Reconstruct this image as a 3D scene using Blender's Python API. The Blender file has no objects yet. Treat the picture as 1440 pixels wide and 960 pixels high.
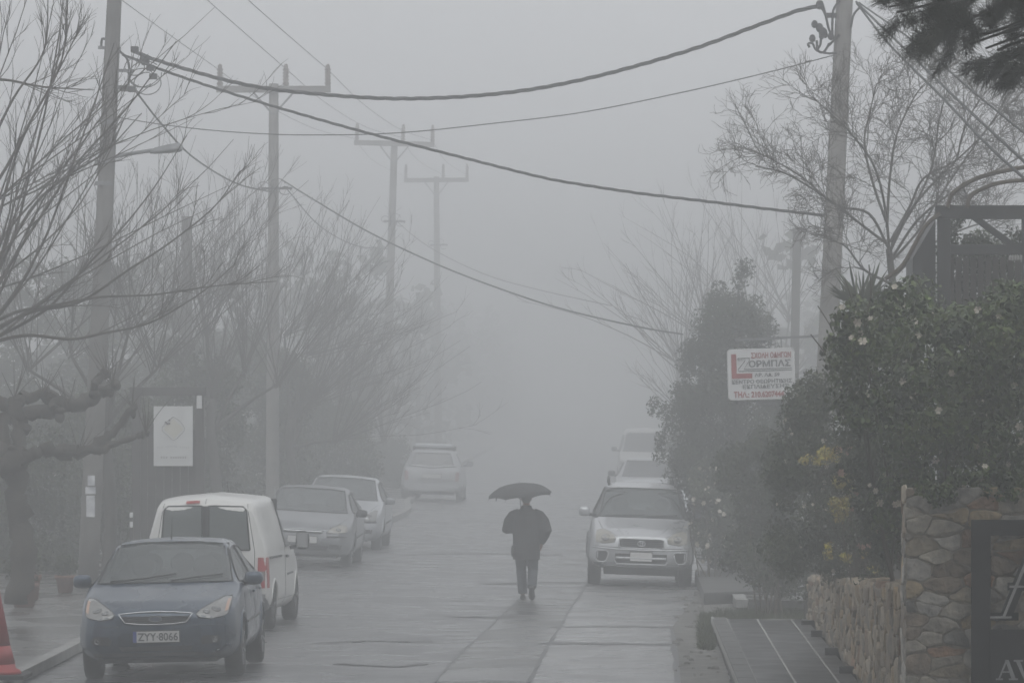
import bpy, bmesh, math, random
import numpy as np
from mathutils import Vector, Matrix
from mathutils.bvhtree import BVHTree

C = bpy.context.scene
COL = C.collection
F = 6930.0            # focal length in photo pixels
VX, VY, CH = 870.0, 535.0, 3.4
R = math.radians

# ------------------------------------------------------------------ places
def P(px, py, Y):
    return Vector(((px - VX) * Y / F, Y, CH - (py - VY) * Y / F))

def smooth(a, b, t):
    u = min(1, max(0, (t - a) / (b - a)))
    return u * u * (3 - 2 * u)

def cross(Y):                      # cross fall of the road
    return 0.012 - 0.032 * smooth(58, 80, Y)

def zg(X, Y):
    Xc = max(-9.5, min(4.0, X))
    return 0.05 - 0.05 * smooth(60, 78, Y) + cross(Y) * (Xc + 2.0)

def G(px, py, lift=0.0):           # ground point under a photo pixel
    Y = F * CH / max(8.0, (py - VY))
    for _ in range(30):
        X = (px - VX) * Y / F
        Y2 = F * (CH - zg(X, Y) - lift) / (py - VY)
        Y = 0.5 * Y + 0.5 * Y2
    X = (px - VX) * Y / F
    return Vector((X, Y, zg(X, Y) + lift))

# ------------------------------------------------------------------ materials
MATS = {}
def mat(name, c, rough=0.6, metal=0.0, var=0.25, scale=6.0, bump=0.0, bscale=None, coat=0.0,
        island=0.0, attr=None, rvar=0.0, spec=0.5, detail=4.0, c2=None):
    if name in MATS: return MATS[name]
    m = bpy.data.materials.new(name); m.use_nodes = True
    nt = m.node_tree; b = nt.nodes['Principled BSDF']; N = nt.nodes.new; L = nt.links.new
    b.inputs['Roughness'].default_value = rough; b.inputs['Metallic'].default_value = metal
    b.inputs['Coat Weight'].default_value = coat; b.inputs['Coat Roughness'].default_value = 0.08
    b.inputs['Specular IOR Level'].default_value = spec
    tc = N('ShaderNodeTexCoord'); no = N('ShaderNodeTexNoise')
    no.inputs['Scale'].default_value = scale; no.inputs['Detail'].default_value = detail
    L(tc.outputs['Object'], no.inputs['Vector'])
    mx = N('ShaderNodeMix'); mx.data_type = 'RGBA'
    lo = [x * (1 - var) for x in c]
    hi = list(c2) if c2 else [min(1, x * (1 + var)) for x in c]
    mx.inputs['A'].default_value = (*lo, 1); mx.inputs['B'].default_value = (*hi, 1)
    mr = N('ShaderNodeMapRange'); mr.inputs['From Min'].default_value = .3; mr.inputs['From Max'].default_value = .7
    L(no.outputs['Fac'], mr.inputs['Value']); L(mr.outputs['Result'], mx.inputs['Factor'])
    col = mx.outputs['Result']
    if attr:
        at = N('ShaderNodeVertexColor'); at.layer_name = attr
        mm = N('ShaderNodeMix'); mm.data_type = 'RGBA'; mm.blend_type = 'MULTIPLY'; mm.inputs['Factor'].default_value = 1
        L(at.outputs['Color'], mm.inputs['A']); L(col, mm.inputs['B']); col = mm.outputs['Result']
    if island:
        g = N('ShaderNodeNewGeometry'); hs = N('ShaderNodeHueSaturation')
        m1 = N('ShaderNodeMapRange'); m1.inputs['To Min'].default_value = 1 - island; m1.inputs['To Max'].default_value = 1 + island
        L(g.outputs['Random Per Island'], m1.inputs['Value']); L(m1.outputs['Result'], hs.inputs['Value'])
        m2 = N('ShaderNodeMapRange'); m2.inputs['To Min'].default_value = .475; m2.inputs['To Max'].default_value = .515
        mlt = N('ShaderNodeMath'); mlt.operation = 'MULTIPLY'; mlt.inputs[1].default_value = 7.31
        fr = N('ShaderNodeMath'); fr.operation = 'FRACT'
        L(g.outputs['Random Per Island'], mlt.inputs[0]); L(mlt.outputs[0], fr.inputs[0]); L(fr.outputs[0], m2.inputs['Value'])
        L(m2.outputs['Result'], hs.inputs['Hue'])
        L(col, hs.inputs['Color']); col = hs.outputs['Color']
    L(col, b.inputs['Base Color'])
    if rvar:
        m3 = N('ShaderNodeMapRange'); m3.inputs['From Min'].default_value = .35; m3.inputs['From Max'].default_value = .65
        m3.inputs['To Min'].default_value = max(.03, rough - rvar); m3.inputs['To Max'].default_value = rough + rvar
        L(no.outputs['Fac'], m3.inputs['Value']); L(m3.outputs['Result'], b.inputs['Roughness'])
    if bump:
        nb = N('ShaderNodeTexNoise'); nb.inputs['Scale'].default_value = bscale or scale * 6; nb.inputs['Detail'].default_value = 5
        L(tc.outputs['Object'], nb.inputs['Vector'])
        bp = N('ShaderNodeBump'); bp.inputs['Strength'].default_value = bump; bp.inputs['Distance'].default_value = .02
        L(nb.outputs['Fac'], bp.inputs['Height']); L(bp.outputs['Normal'], b.inputs['Normal'])
    MATS[name] = m
    return m

def glass_mat(name, tint=(.55, .6, .6), amount=.42, rough=.05, base=(.13, .145, .145)):
    if name in MATS: return MATS[name]
    m = bpy.data.materials.new(name); m.use_nodes = True
    nt = m.node_tree; b = nt.nodes['Principled BSDF']; N = nt.nodes.new; L = nt.links.new
    b.inputs['Base Color'].default_value = (*base, 1); b.inputs['Roughness'].default_value = rough
    b.inputs['IOR'].default_value = 1.95
    tc = N('ShaderNodeTexCoord'); no = N('ShaderNodeTexNoise'); no.inputs['Scale'].default_value = 55; no.inputs['Detail'].default_value = 3
    L(tc.outputs['Object'], no.inputs['Vector'])
    bp = N('ShaderNodeBump'); bp.inputs['Strength'].default_value = .05; bp.inputs['Distance'].default_value = .01   # rain drops
    L(no.outputs['Fac'], bp.inputs['Height']); L(bp.outputs['Normal'], b.inputs['Normal'])
    tr = N('ShaderNodeBsdfTransparent'); tr.inputs['Color'].default_value = (*tint, 1)
    mx = N('ShaderNodeMixShader'); mx.inputs['Fac'].default_value = 1 - amount
    L(tr.outputs[0], mx.inputs[1]); L(b.outputs[0], mx.inputs[2])
    L(mx.outputs[0], nt.nodes['Material Output'].inputs['Surface'])
    MATS[name] = m
    return m

BLACK = mat('black_plastic', (.015, .015, .016), .5, var=.3)
RUBBER = mat('tyre_rubber', (.012, .012, .012), .75, var=.3)
CHROME = mat('chrome', (.62, .63, .64), .2, metal=.9, var=.05)
ALLOY = mat('alloy', (.38, .39, .40), .35, metal=.7, var=.15)
LINING = mat('car_lining', (.03, .031, .033), .8, var=.3)
GLASS = glass_mat('car_glass')
DGLASS = glass_mat('dark_car_glass', amount=.12, base=(.03, .032, .034))
LAMP = mat('lamp_glass', (.27, .27, .26), .12, metal=.35, var=.25, scale=30)
LAMPY = mat('aged_lamp_glass', (.36, .345, .30), .25, metal=.2, var=.25, scale=30)
LAMPD = mat('lamp_bowl', (.2, .2, .2), .15, metal=.7, var=.2)
AMBER = mat('amber_lamp', (.46, .30, .22), .25, var=.1)
RED = mat('red_lamp', (.38, .03, .03), .25, var=.2)
PLATE = mat('number_plate_white', (.62, .62, .60), .45, var=.08, scale=20)
PBLUE = mat('plate_blue', (.03, .06, .28), .4, var=.1)
INK = mat('black_ink', (.02, .02, .022), .6, var=.2)

# ------------------------------------------------------------------ objects
def tag(o, label=None, cat=None, group=None, kind=None):
    if label: o['label'] = label
    if cat: o['category'] = cat
    if group: o['group'] = group
    if kind: o['kind'] = kind
    return o

def empty(name, loc, label=None, cat=None, group=None, rot=None):
    o = bpy.data.objects.new(name, None); COL.objects.link(o)
    o.empty_display_size = .3
    o.location = loc
    if rot: o.rotation_euler = rot
    return tag(o, label, cat, group)

def link(name, me, m=None, parent=None, smooth_=False):
    o = bpy.data.objects.new(name, me); COL.objects.link(o)
    if m:
        for x in (m if isinstance(m, (list, tuple)) else [m]): me.materials.append(x)
    if smooth_:
        me.polygons.foreach_set('use_smooth', [True] * len(me.polygons))
    if parent: o.parent = parent
    return o

class MB:
    def __init__(s): s.v = []; s.f = []; s.mi = []; s.cur = 0
    def add(s, vs, fs):
        n = len(s.v); s.v += [tuple(x) for x in vs]
        s.f += [tuple(i + n for i in f) for f in fs]; s.mi += [s.cur] * len(fs)
        return s
    def box(s, x0, x1, y0, y1, z0, z1, M=None):
        v = [Vector((x, y, z)) for x in (x0, x1) for y in (y0, y1) for z in (z0, z1)]
        if M: v = [M @ q for q in v]
        return s.add(v, [(0, 1, 3, 2), (4, 6, 7, 5), (0, 4, 5, 1), (2, 3, 7, 6), (0, 2, 6, 4), (1, 5, 7, 3)])
    def bar(s, a, b, w, h=None, up=(0, 0, 1)):
        a, b = Vector(a), Vector(b); h = h or w; d = (b - a).normalized()
        u = Vector(up)
        if abs(u.dot(d)) > .95: u = Vector((0, 1, 0))
        x = d.cross(u).normalized(); u = x.cross(d)
        v = [p + x * sx * w / 2 + u * su * h / 2 for p in (a, b) for sx in (-1, 1) for su in (-1, 1)]
        return s.add(v, [(0, 1, 3, 2), (4, 6, 7, 5), (0, 4, 5, 1), (2, 3, 7, 6), (0, 2, 6, 4), (1, 5, 7, 3)])
    def tube(s, pts, rad, n=6, cap=True):
        pts = [Vector(p) for p in pts]; k = len(pts)
        if not hasattr(rad, '__len__'): rad = [rad] * k
        ref = Vector((.31, .22, .93)); vs = []; fs = []
        for i, p in enumerate(pts):
            d = (pts[min(i + 1, k - 1)] - pts[max(i - 1, 0)])
            if d.length < 1e-9: d = Vector((0, 0, 1))
            d.normalize()
            if i == 0:
                x = d.cross(ref)
                if x.length < .05: x = d.cross(Vector((1, 0, 0)))
            else:
                x = x - d * x.dot(d)
                if x.length < 1e-6: x = d.cross(ref)
            x.normalize(); y = d.cross(x)
            for j in range(n):
                a = 2 * math.pi * j / n
                vs.append(p + (x * math.cos(a) + y * math.sin(a)) * rad[i])
        for i in range(k - 1):
            for j in range(n):
                fs.append((i * n + j, i * n + (j + 1) % n, (i + 1) * n + (j + 1) % n, (i + 1) * n + j))
        if cap: fs += [tuple(range(n))[::-1], tuple(range((k - 1) * n, k * n))]
        return s.add(vs, fs)
    def lathe(s, prof, M, n=24):       # prof: (radius, height) about local z
        vs = []; fs = []; k = len(prof)
        for r, h in prof:
            for j in range(n):
                a = 2 * math.pi * j / n
                vs.append(M @ Vector((r * math.cos(a), r * math.sin(a), h)))
        for i in range(k - 1):
            for j in range(n):
                fs.append((i * n + j, i * n + (j + 1) % n, (i + 1) * n + (j + 1) % n, (i + 1) * n + j))
        fs += [tuple(range(n))[::-1], tuple(range((k - 1) * n, k * n))]
        return s.add(vs, fs)
    def ball(s, c, r, n=12, m=8, M=None):
        c = Vector(c); r = r if hasattr(r, '__len__') else (r, r, r); vs = []; fs = []
        for i in range(m + 1):
            t = math.pi * i / m
            for j in range(n):
                a = 2 * math.pi * j / n
                q = Vector((r[0] * math.sin(t) * math.cos(a), r[1] * math.sin(t) * math.sin(a), r[2] * math.cos(t)))
                if M: q = M @ q
                vs.append(c + q)
        for i in range(m):
            for j in range(n):
                fs.append((i * n + j, (i + 1) * n + j, (i + 1) * n + (j + 1) % n, i * n + (j + 1) % n))
        return s.add(vs, fs)
    def loft(s, rings):
        n = len(rings[0]); vs = [p for r in rings for p in r]; fs = []
        for i in range(len(rings) - 1):
            for j in range(n):
                fs.append((i * n + j, i * n + (j + 1) % n, (i + 1) * n + (j + 1) % n, (i + 1) * n + j))
        fs += [tuple(range(n))[::-1], tuple(range((len(rings) - 1) * n, len(rings) * n))]
        return s.add(vs, fs)
    def prism(s, poly, fn, t0, t1):    # poly of (a,b), fn(a,b,t) -> point
        n = len(poly)
        vs = [fn(a, b, t0) for a, b in poly] + [fn(a, b, t1) for a, b in poly]
        fs = [tuple(range(n))[::-1], tuple(range(n, 2 * n))] + [(i, (i + 1) % n, n + (i + 1) % n, n + i) for i in range(n)]
        return s.add(vs, fs)
    def build(s, name, m, parent=None, smooth_=False, bevel=0, seg=2):
        me = bpy.data.meshes.new(name); me.from_pydata(s.v, [], s.f)
        if any(s.mi): me.polygons.foreach_set('material_index', s.mi)
        bm = bmesh.new(); bm.from_mesh(me)
        bmesh.ops.recalc_face_normals(bm, faces=bm.faces)
        if bevel:
            ed = [e for e in bm.edges if len(e.link_faces) == 2 and e.calc_face_angle(0) > .5]
            bmesh.ops.bevel(bm, geom=ed, offset=bevel, segments=seg, affect='EDGES', profile=.6)
        bm.to_mesh(me); bm.free()
        return link(name, me, m, parent, smooth_)

def npmesh(name, V, Fq, m, parent=None, smooth_=False):
    V = np.asarray(V, np.float32); Fq = np.asarray(Fq, np.int32); k = Fq.shape[1]
    me = bpy.data.meshes.new(name)
    me.vertices.add(len(V)); me.vertices.foreach_set('co', V.ravel())
    me.loops.add(Fq.size); me.loops.foreach_set('vertex_index', Fq.ravel())
    me.polygons.add(len(Fq)); me.polygons.foreach_set('loop_start', np.arange(0, Fq.size, k, dtype=np.int32))
    me.update(calc_edges=True); me.validate()
    return link(name, me, m, parent, smooth_)

def crv(pts, n=8):                    # Catmull-Rom through points
    pts = [Vector(p) for p in pts]; out = []
    q = [pts[0] * 2 - pts[1]] + pts + [pts[-1] * 2 - pts[-2]]
    for i in range(1, len(q) - 2):
        for k in range(n):
            t = k / n; a, b, c, d = q[i - 1:i + 3]
            out.append(.5 * ((2 * b) + (c - a) * t + (2 * a - 5 * b + 4 * c - d) * t * t + (3 * b - a - 3 * c + d) * t ** 3))
    out.append(pts[-1]); return out

def copy_tree(o, parent=None):
    c = o.copy(); COL.objects.link(c); c.parent = parent
    for ch in list(o.children): copy_tree(ch, c)
    return c

# ------------------------------------------------------------------ text
def text_mesh(string, x0, x1, z0, z1, M, depth=.002, shear=0.0, bold=0.0):
    cu = bpy.data.curves.new('txt', 'FONT'); cu.body = string; cu.size = 1; cu.shear = shear
    cu.offset = bold; cu.resolution_u = 3
    o = bpy.data.objects.new('txt', cu); COL.objects.link(o)
    bpy.context.view_layer.update()
    me = bpy.data.meshes.new_from_object(o.evaluated_get(bpy.context.evaluated_depsgraph_get()))
    bpy.data.objects.remove(o); bpy.data.curves.remove(cu)
    vs = [v.co.copy() for v in me.vertices]
    ax = min(v.x for v in vs); bx = max(v.x for v in vs); ay = min(v.y for v in vs); by = max(v.y for v in vs)
    out = MB(); q = []
    for v in vs:
        q.append(Vector((x0 + (v.x - ax) / (bx - ax) * (x1 - x0), -depth, z0 + (v.y - ay) / (by - ay) * (z1 - z0))))
    fs = [tuple(p.vertices) for p in me.polygons]
    bpy.data.meshes.remove(me)
    out.add([M @ v for v in q], fs)
    return out

# ------------------------------------------------------------------ foliage
def leaves(name, pts, nrm, size, m, parent, rng, asp=.5, jit=.8):
    n = len(pts)
    r = rng.normal(size=(n, 3)) * jit + nrm
    r /= np.linalg.norm(r, axis=1)[:, None] + 1e-9
    t = rng.normal(size=(n, 3)); t -= r * (t * r).sum(1)[:, None]; t /= np.linalg.norm(t, axis=1)[:, None] + 1e-9
    b = np.cross(r, t)
    s = (size * rng.uniform(.6, 1.35, n))[:, None]
    V = np.stack([pts - t * s * .5, pts + b * s * asp * .5 + r * s * .08, pts + t * s * .5, pts - b * s * asp * .5 + r * s * .08], 1).reshape(-1, 3)
    return npmesh(name, V, np.arange(4 * n).reshape(-1, 4), m, parent)

def blob_points(blobs, n, rng, inner=.55):
    B = np.array(blobs, float)          # cx cy cz rx ry rz
    w = (B[:, 3] * B[:, 4] + B[:, 3] * B[:, 5] + B[:, 4] * B[:, 5]); w /= w.sum()
    k = rng.choice(len(B), n, p=w)
    d = rng.normal(size=(n, 3)); d /= np.linalg.norm(d, axis=1)[:, None]
    rad = rng.uniform(inner, 1.0, n) ** .6 * rng.uniform(.92, 1.1, n)
    p = B[k, :3] + d * B[k, 3:] * rad[:, None]
    return p, d

def tufts(name, pts, m, parent, rng, length=.12, width=.008, blades=16, dirn=None):
    n = len(pts); k = blades
    d = rng.normal(size=(n, k, 3)); 
    if dirn is not None: d += dirn[:, None, :] * 1.1
    d /= np.linalg.norm(d, axis=2)[..., None]
    t = np.cross(d, rng.normal(size=(n, k, 3))); t /= np.linalg.norm(t, axis=2)[..., None] + 1e-9
    L = length * rng.uniform(.6, 1.2, (n, k, 1)); p = pts[:, None, :] + rng.normal(size=(n, k, 3)) * length * .15
    V = np.stack([p - t * width * .5, p + t * width * .5, p + d * L], 2).reshape(-1, 3)
    return npmesh(name, V, np.arange(3 * n * k).reshape(-1, 3), m, parent)

# ------------------------------------------------------------------ bare trees
def limb(mb, p, d, length, r0, r1, rng, bend=.12, lift=0.05, n=7, sides=5, wig=.06):
    pts = [Vector(p)]; d = Vector(d).normalized(); ax = Vector(rng.normal(size=3)) * bend
    for i in range(n):
        d = (d + ax / n + Vector(rng.normal(size=3)) * wig + Vector((0, 0, lift / n * 3))).normalized()
        pts.append(pts[-1] + d * (length / n))
    rad = [r0 + (r1 - r0) * i / n for i in range(n + 1)]
    mb.tube(pts, rad, sides)
    return pts, d

def sub_branch(mb, pts, rng, level, count, lenf, rad, spread, lift, wig, up=.3, flat=None):
    for c in range(count):
        t = rng.uniform(.22, .98); i = min(len(pts) - 2, int(t * (len(pts) - 1)))
        base = pts[i].lerp(pts[i + 1], rng.uniform()); d0 = (pts[i + 1] - pts[i]).normalized()
        side = Vector(rng.normal(size=3)); side -= d0 * side.dot(d0); side.normalize()
        d = (d0 + side * spread * rng.uniform(.5, 1.2) + Vector((0, 0, up))).normalized()
        ln = lenf * rng.uniform(.5, 1.2) * (1 - .45 * t)
        q, _ = limb(mb, base, d, ln, rad, max(.0022, rad * .35), rng, bend=.35, lift=lift, n=6 if level else 4, sides=4 if level else 3, wig=wig)
        if level: sub_branch(mb, q, rng, level - 1, max(2, int(count * .7)), lenf * .5, max(.0026, rad * .55), spread, lift, wig, up)
SIGMA, HAZE_TOP, SKY, SUN, EXPO, VF, VL = .0119, 12.0, .10, 0.9, 0.30, .85, 9.0
# ------------------------------------------------------------------ cars
# station: t(from nose), zb, wb, ws, zs, wk, zk, wr, zr, zc  (half widths)
ST = {
 'hatch': (4.34, [
  (0.00,.27,.55,.70,.50,.67,.66,.46,.70,.715),(0.08,.24,.66,.80,.50,.77,.69,.50,.75,.765),
  (0.30,.22,.74,.88,.52,.86,.77,.60,.83,.845),(0.60,.20,.78,.912,.55,.885,.85,.63,.895,.908),
  (1.02,.20,.78,.92,.58,.89,.935,.68,.99,1.00),(1.14,.20,.78,.92,.58,.89,.95,.74,1.03,1.05),
  (2.02,.20,.78,.92,.60,.885,.96,.635,1.40,1.435),(2.55,.20,.78,.92,.60,.885,.965,.625,1.425,1.455),
  (3.20,.20,.78,.915,.60,.875,.975,.60,1.40,1.435),(3.85,.22,.77,.90,.60,.86,.99,.53,1.27,1.31),
  (4.18,.24,.72,.86,.58,.82,.95,.53,1.02,1.05),(4.34,.30,.64,.76,.55,.70,.82,.5,.88,.90)]),
 'suv': (4.20, [
  (0.00,.34,.60,.72,.55,.70,.74,.44,.80,.81),(0.08,.32,.68,.80,.55,.77,.80,.48,.86,.875),
  (0.28,.30,.74,.86,.56,.80,.88,.52,.93,.945),(0.80,.28,.76,.88,.60,.82,.98,.56,1.01,1.02),
  (1.05,.28,.76,.88,.62,.83,1.03,.62,1.06,1.07),(1.15,.28,.76,.88,.62,.83,1.04,.66,1.10,1.11),
  (1.80,.28,.76,.88,.64,.83,1.05,.58,1.56,1.59),(2.30,.28,.76,.88,.64,.83,1.05,.585,1.62,1.65),
  (3.60,.28,.76,.88,.64,.83,1.06,.58,1.61,1.64),(3.98,.30,.75,.87,.64,.82,1.06,.56,1.54,1.57),
  (4.14,.32,.73,.85,.64,.80,1.05,.56,1.12,1.16),(4.20,.36,.66,.78,.60,.74,.92,.54,1.0,1.02)]),
 'van': (4.32, [
  (0.00,.28,.55,.68,.50,.64,.66,.45,.70,.72),(0.08,.25,.66,.76,.50,.73,.72,.48,.78,.79),
  (0.35,.22,.72,.81,.52,.79,.84,.52,.90,.915),(0.85,.20,.74,.835,.55,.81,.98,.56,1.03,1.05),
  (0.98,.20,.74,.84,.58,.82,1.01,.64,1.08,1.10),(1.80,.20,.74,.842,.60,.825,1.02,.62,1.66,1.71),
  (2.10,.20,.74,.842,.62,.83,1.04,.645,1.73,1.785),(2.60,.20,.74,.842,.62,.83,1.05,.66,1.74,1.80),
  (3.90,.22,.74,.842,.62,.83,1.05,.655,1.735,1.795),(4.22,.24,.73,.84,.62,.825,1.05,.64,1.70,1.755),
  (4.32,.28,.70,.82,.62,.80,1.05,.60,1.62,1.66)]),
}
def param(st, t):
    for a, b in zip(st, st[1:]):
        if t <= b[0]:
            u = (t - a[0]) / (b[0] - a[0]); return [a[i] + (b[i] - a[i]) * u for i in range(1, 10)]
    return list(st[-1][1:])

def inside(poly, a, b):
    c = False; n = len(poly)
    for i in range(n):
        x0, y0 = poly[i]; x1, y1 = poly[(i + 1) % n]
        if (y0 > b) != (y1 > b) and a < (x1 - x0) * (b - y0) / (y1 - y0) + x0: c = not c
    return c

DIRS = {'front': Vector((0, 1, 0)), 'back': Vector((0, -1, 0)), 'right': Vector((-1, 0, 0)), 'left': Vector((1, 0, 0)), 'top': Vector((0, 0, -1))}
class Car:
    """car in its own frame: nose towards -Y, ground z=0, centre at origin"""
    def __init__(s, name, label, kind, paint, loc, yaw=0, roll=0, pitch=0, scale=(1, 1, 1), step=.028, cat='car', group='cars parked along the street'):
        s.root = empty(name, loc, label, cat, group)
        s.root.rotation_mode = 'XYZ'; s.root.rotation_euler = (pitch, roll, yaw)
        s.L, st = ST[kind]; s.L *= scale[1]; s.sc = scale; s.paint = paint
        st = [(a[0] * scale[1], a[1] * scale[2], a[2] * scale[0], a[3] * scale[0], a[4] * scale[2], a[5] * scale[0],
               a[6] * scale[2], a[7] * scale[0], a[8] * scale[2], a[9] * scale[2]) for a in st]
        s.st = st; s.step = step
        ny = int(s.L / step); rows = []
        for i in range(ny + 1):
            zb, wb, ws, zs, wk, zk, wr, zr, zc = param(st, s.L * i / ny)
            cp = [(0, zb), (wb, zb), (ws, zb + (zs - zb) * .45), (ws, zs), (wk, zk), (wr, zr), (0, zc)]
            nn = [5, 4, 4, 6, 10, 9]; pr = []
            for (a, b, k) in zip(cp, cp[1:], nn):
                for j in range(k): pr.append((a[0] + (b[0] - a[0]) * j / k, a[1] + (b[1] - a[1]) * j / k))
            pr.append(cp[-1]); rows.append(pr)
        A = np.array(rows)
        arc = np.linspace(0, 1, 10)       # roof crown
        for it in range(2):               # round the profile
            B = A.copy(); B[:, 1:-1] = (A[:, :-2] + 2 * A[:, 1:-1] + A[:, 2:]) / 4; A = B
        for it in range(4):               # round along the length
            B = A.copy(); B[1:-1] = (A[:-2] + 2 * A[1:-1] + A[2:]) / 4; A = B
        full = np.concatenate([A, A[:, -2:0:-1] * np.array([-1, 1])], 1)
        s.ny, s.np_ = full.shape[:2]
        ys = np.linspace(-s.L / 2, s.L / 2, s.ny)
        s.V = [Vector((full[i, j, 0], ys[i], full[i, j, 1])) for i in range(s.ny) for j in range(s.np_)]
        n = s.np_
        s.F = [(i * n + j, i * n + (j + 1) % n, (i + 1) * n + (j + 1) % n, (i + 1) * n + j) for i in range(s.ny - 1) for j in range(n)]
        s.caps = [tuple(range(n)), tuple(range((s.ny - 1) * n, s.ny * n))]
        s.bvh = BVHTree.FromPolygons(s.V, s.F + s.caps)
        s.holes = []
    def cast(s, side, a, b):
        d = DIRS[side]
        if side in ('front', 'back'): o = Vector((a, 0, b)) - d * 5
        elif side == 'top': o = Vector((a, b, 5))
        else: o = Vector((0, a, b)) - d * 5
        h, nrm, _, _ = s.bvh.ray_cast(o, d)
        k = 0
        while h is None and k < 14 and side in ('front', 'back'):      # outside the outline: pull in towards the middle
            k += 1; a *= .985; b = b - .006 if b > 1 else b
            h, nrm, _, _ = s.bvh.ray_cast(Vector((a, 0, b)) - d * 5, d)
        if h is None:
            h, nrm, _, _ = s.bvh.find_nearest(Vector((a, 0, b)) - d * s.L / 2 if side in ('front', 'back') else Vector((0, a, b)) - d)
        if nrm.dot(d) > 0: nrm = -nrm
        return h, nrm
    def decal(s, name, side, poly, m, off=.006, thick=.02, cell=.05, parent=None, smooth_=True):
        """shell patch: outline in (x,z) or (y,z) laid on the bodywork, with its own thickness"""
        bm = bmesh.new()
        f = bm.faces.new([bm.verts.new((a, b, 0)) for a, b in poly])
        bmesh.ops.triangulate(bm, faces=[f])
        for ax in (0, 1):
            lo = min(p[ax] for p in poly); hi = max(p[ax] for p in poly); k = int((hi - lo) / cell)
            for i in range(1, k + 1):
                co = [0, 0, 0]; co[ax] = lo + (hi - lo) * i / (k + 1); no = [0, 0, 0]; no[ax] = 1
                bmesh.ops.bisect_plane(bm, geom=bm.verts[:] + bm.edges[:] + bm.faces[:], plane_co=co, plane_no=no)
        d = DIRS[side]
        for v in bm.verts:
            h, nrm = s.cast(side, v.co.x, v.co.y)
            v.co = h + nrm * off
        be = [e for e in bm.edges if e.is_boundary]
        r = bmesh.ops.extrude_edge_only(bm, edges=be)
        for v in [g for g in r['geom'] if isinstance(g, bmesh.types.BMVert)]: v.co += d * (thick + off)
        bmesh.ops.recalc_face_normals(bm, faces=bm.faces)
        me = bpy.data.meshes.new(name); bm.to_mesh(me); bm.free()
        o = link(name, me, m, parent or s.root)
        if smooth_: me.shade_smooth() if hasattr(me, 'shade_smooth') else None
        if smooth_ and hasattr(me, 'set_sharp_from_angle'): me.set_sharp_from_angle(angle=.7)
        return o
    def line(s, name, side, pts, rad, m, off=0.0, parent=None, close=False, mb=None):
        if close: pts = list(pts) + [pts[0]]
        q = []
        for (a, b), (c, d) in zip(pts, pts[1:]):
            k = max(1, int(math.hypot(c - a, d - b) / .05))
            for i in range(k): q.append((a + (c - a) * i / k, b + (d - b) * i / k))
        q.append(pts[-1]); w = []
        for a, b in q:
            h, nrm = s.cast(side, a, b); w.append(h + nrm * off)
        mb = mb or MB(); mb.tube(w, rad, 6)
        return mb.build(name, m, parent or s.root, True) if name else mb
    def window(s, name, side, poly, m=None, seal=True):
        s.holes.append((side, poly))
        o = s.decal(name, side, poly, m or GLASS, off=.004, thick=.006, cell=.09)
        if seal: s.line('window_seal', side, poly, .011, BLACK, off=.003, parent=o, close=True)
        return o
    def wheel_arch(s, yc, zc, r):
        n = 18; s.holes.append(('wheel', (yc, zc, r)))
    def body(s):
        keep = []
        for f in s.F:
            q = [s.V[i] for i in f]; c = sum(q, Vector()) / 4; cut = False
            nrm = (q[2] - q[0]).cross(q[3] - q[1])
            if nrm.length > 1e-12: nrm.normalize()
            if nrm.dot(Vector((c.x, 0, c.z - .7))) < 0 and abs(nrm.y) < .9: nrm = -nrm
            for side, poly in s.holes:
                if side == 'wheel':
                    yc, zc, r = poly
                    if abs(c.x) > .5 and math.hypot(c.y - yc, c.z - zc) < r and c.z > 0: cut = True
                elif side in ('front', 'back'):
                    if (c.y < 0.3 if side == 'front' else c.y > .3) and all(inside(poly, v.x, v.z) for v in q):
                        d = DIRS[side]; h, _ = s.cast(side, c.x, c.z)
                        if abs(h.y - c.y) < .1: cut = True
                else:
                    sg = 1 if side == 'right' else -1
                    if c.x * sg > .3 and all(inside(poly, v.y, v.z) for v in q): cut = True
                if cut: break
            if not cut: keep.append(f)
        me = bpy.data.meshes.new('body'); me.from_pydata(s.V, [], keep + s.caps)
        bm = bmesh.new(); bm.from_mesh(me); bmesh.ops.recalc_face_normals(bm, faces=bm.faces); bm.to_mesh(me); bm.free()
        b = link('body', me, s.paint, s.root, True)
        V2 = [Vector((v.x * .955, v.y * .985, .02 + v.z * .975)) for v in s.V]
        me2 = bpy.data.meshes.new('lining'); me2.from_pydata(V2, [], keep)
        link('lining', me2, LINING, s.root, True)
        return b
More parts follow.
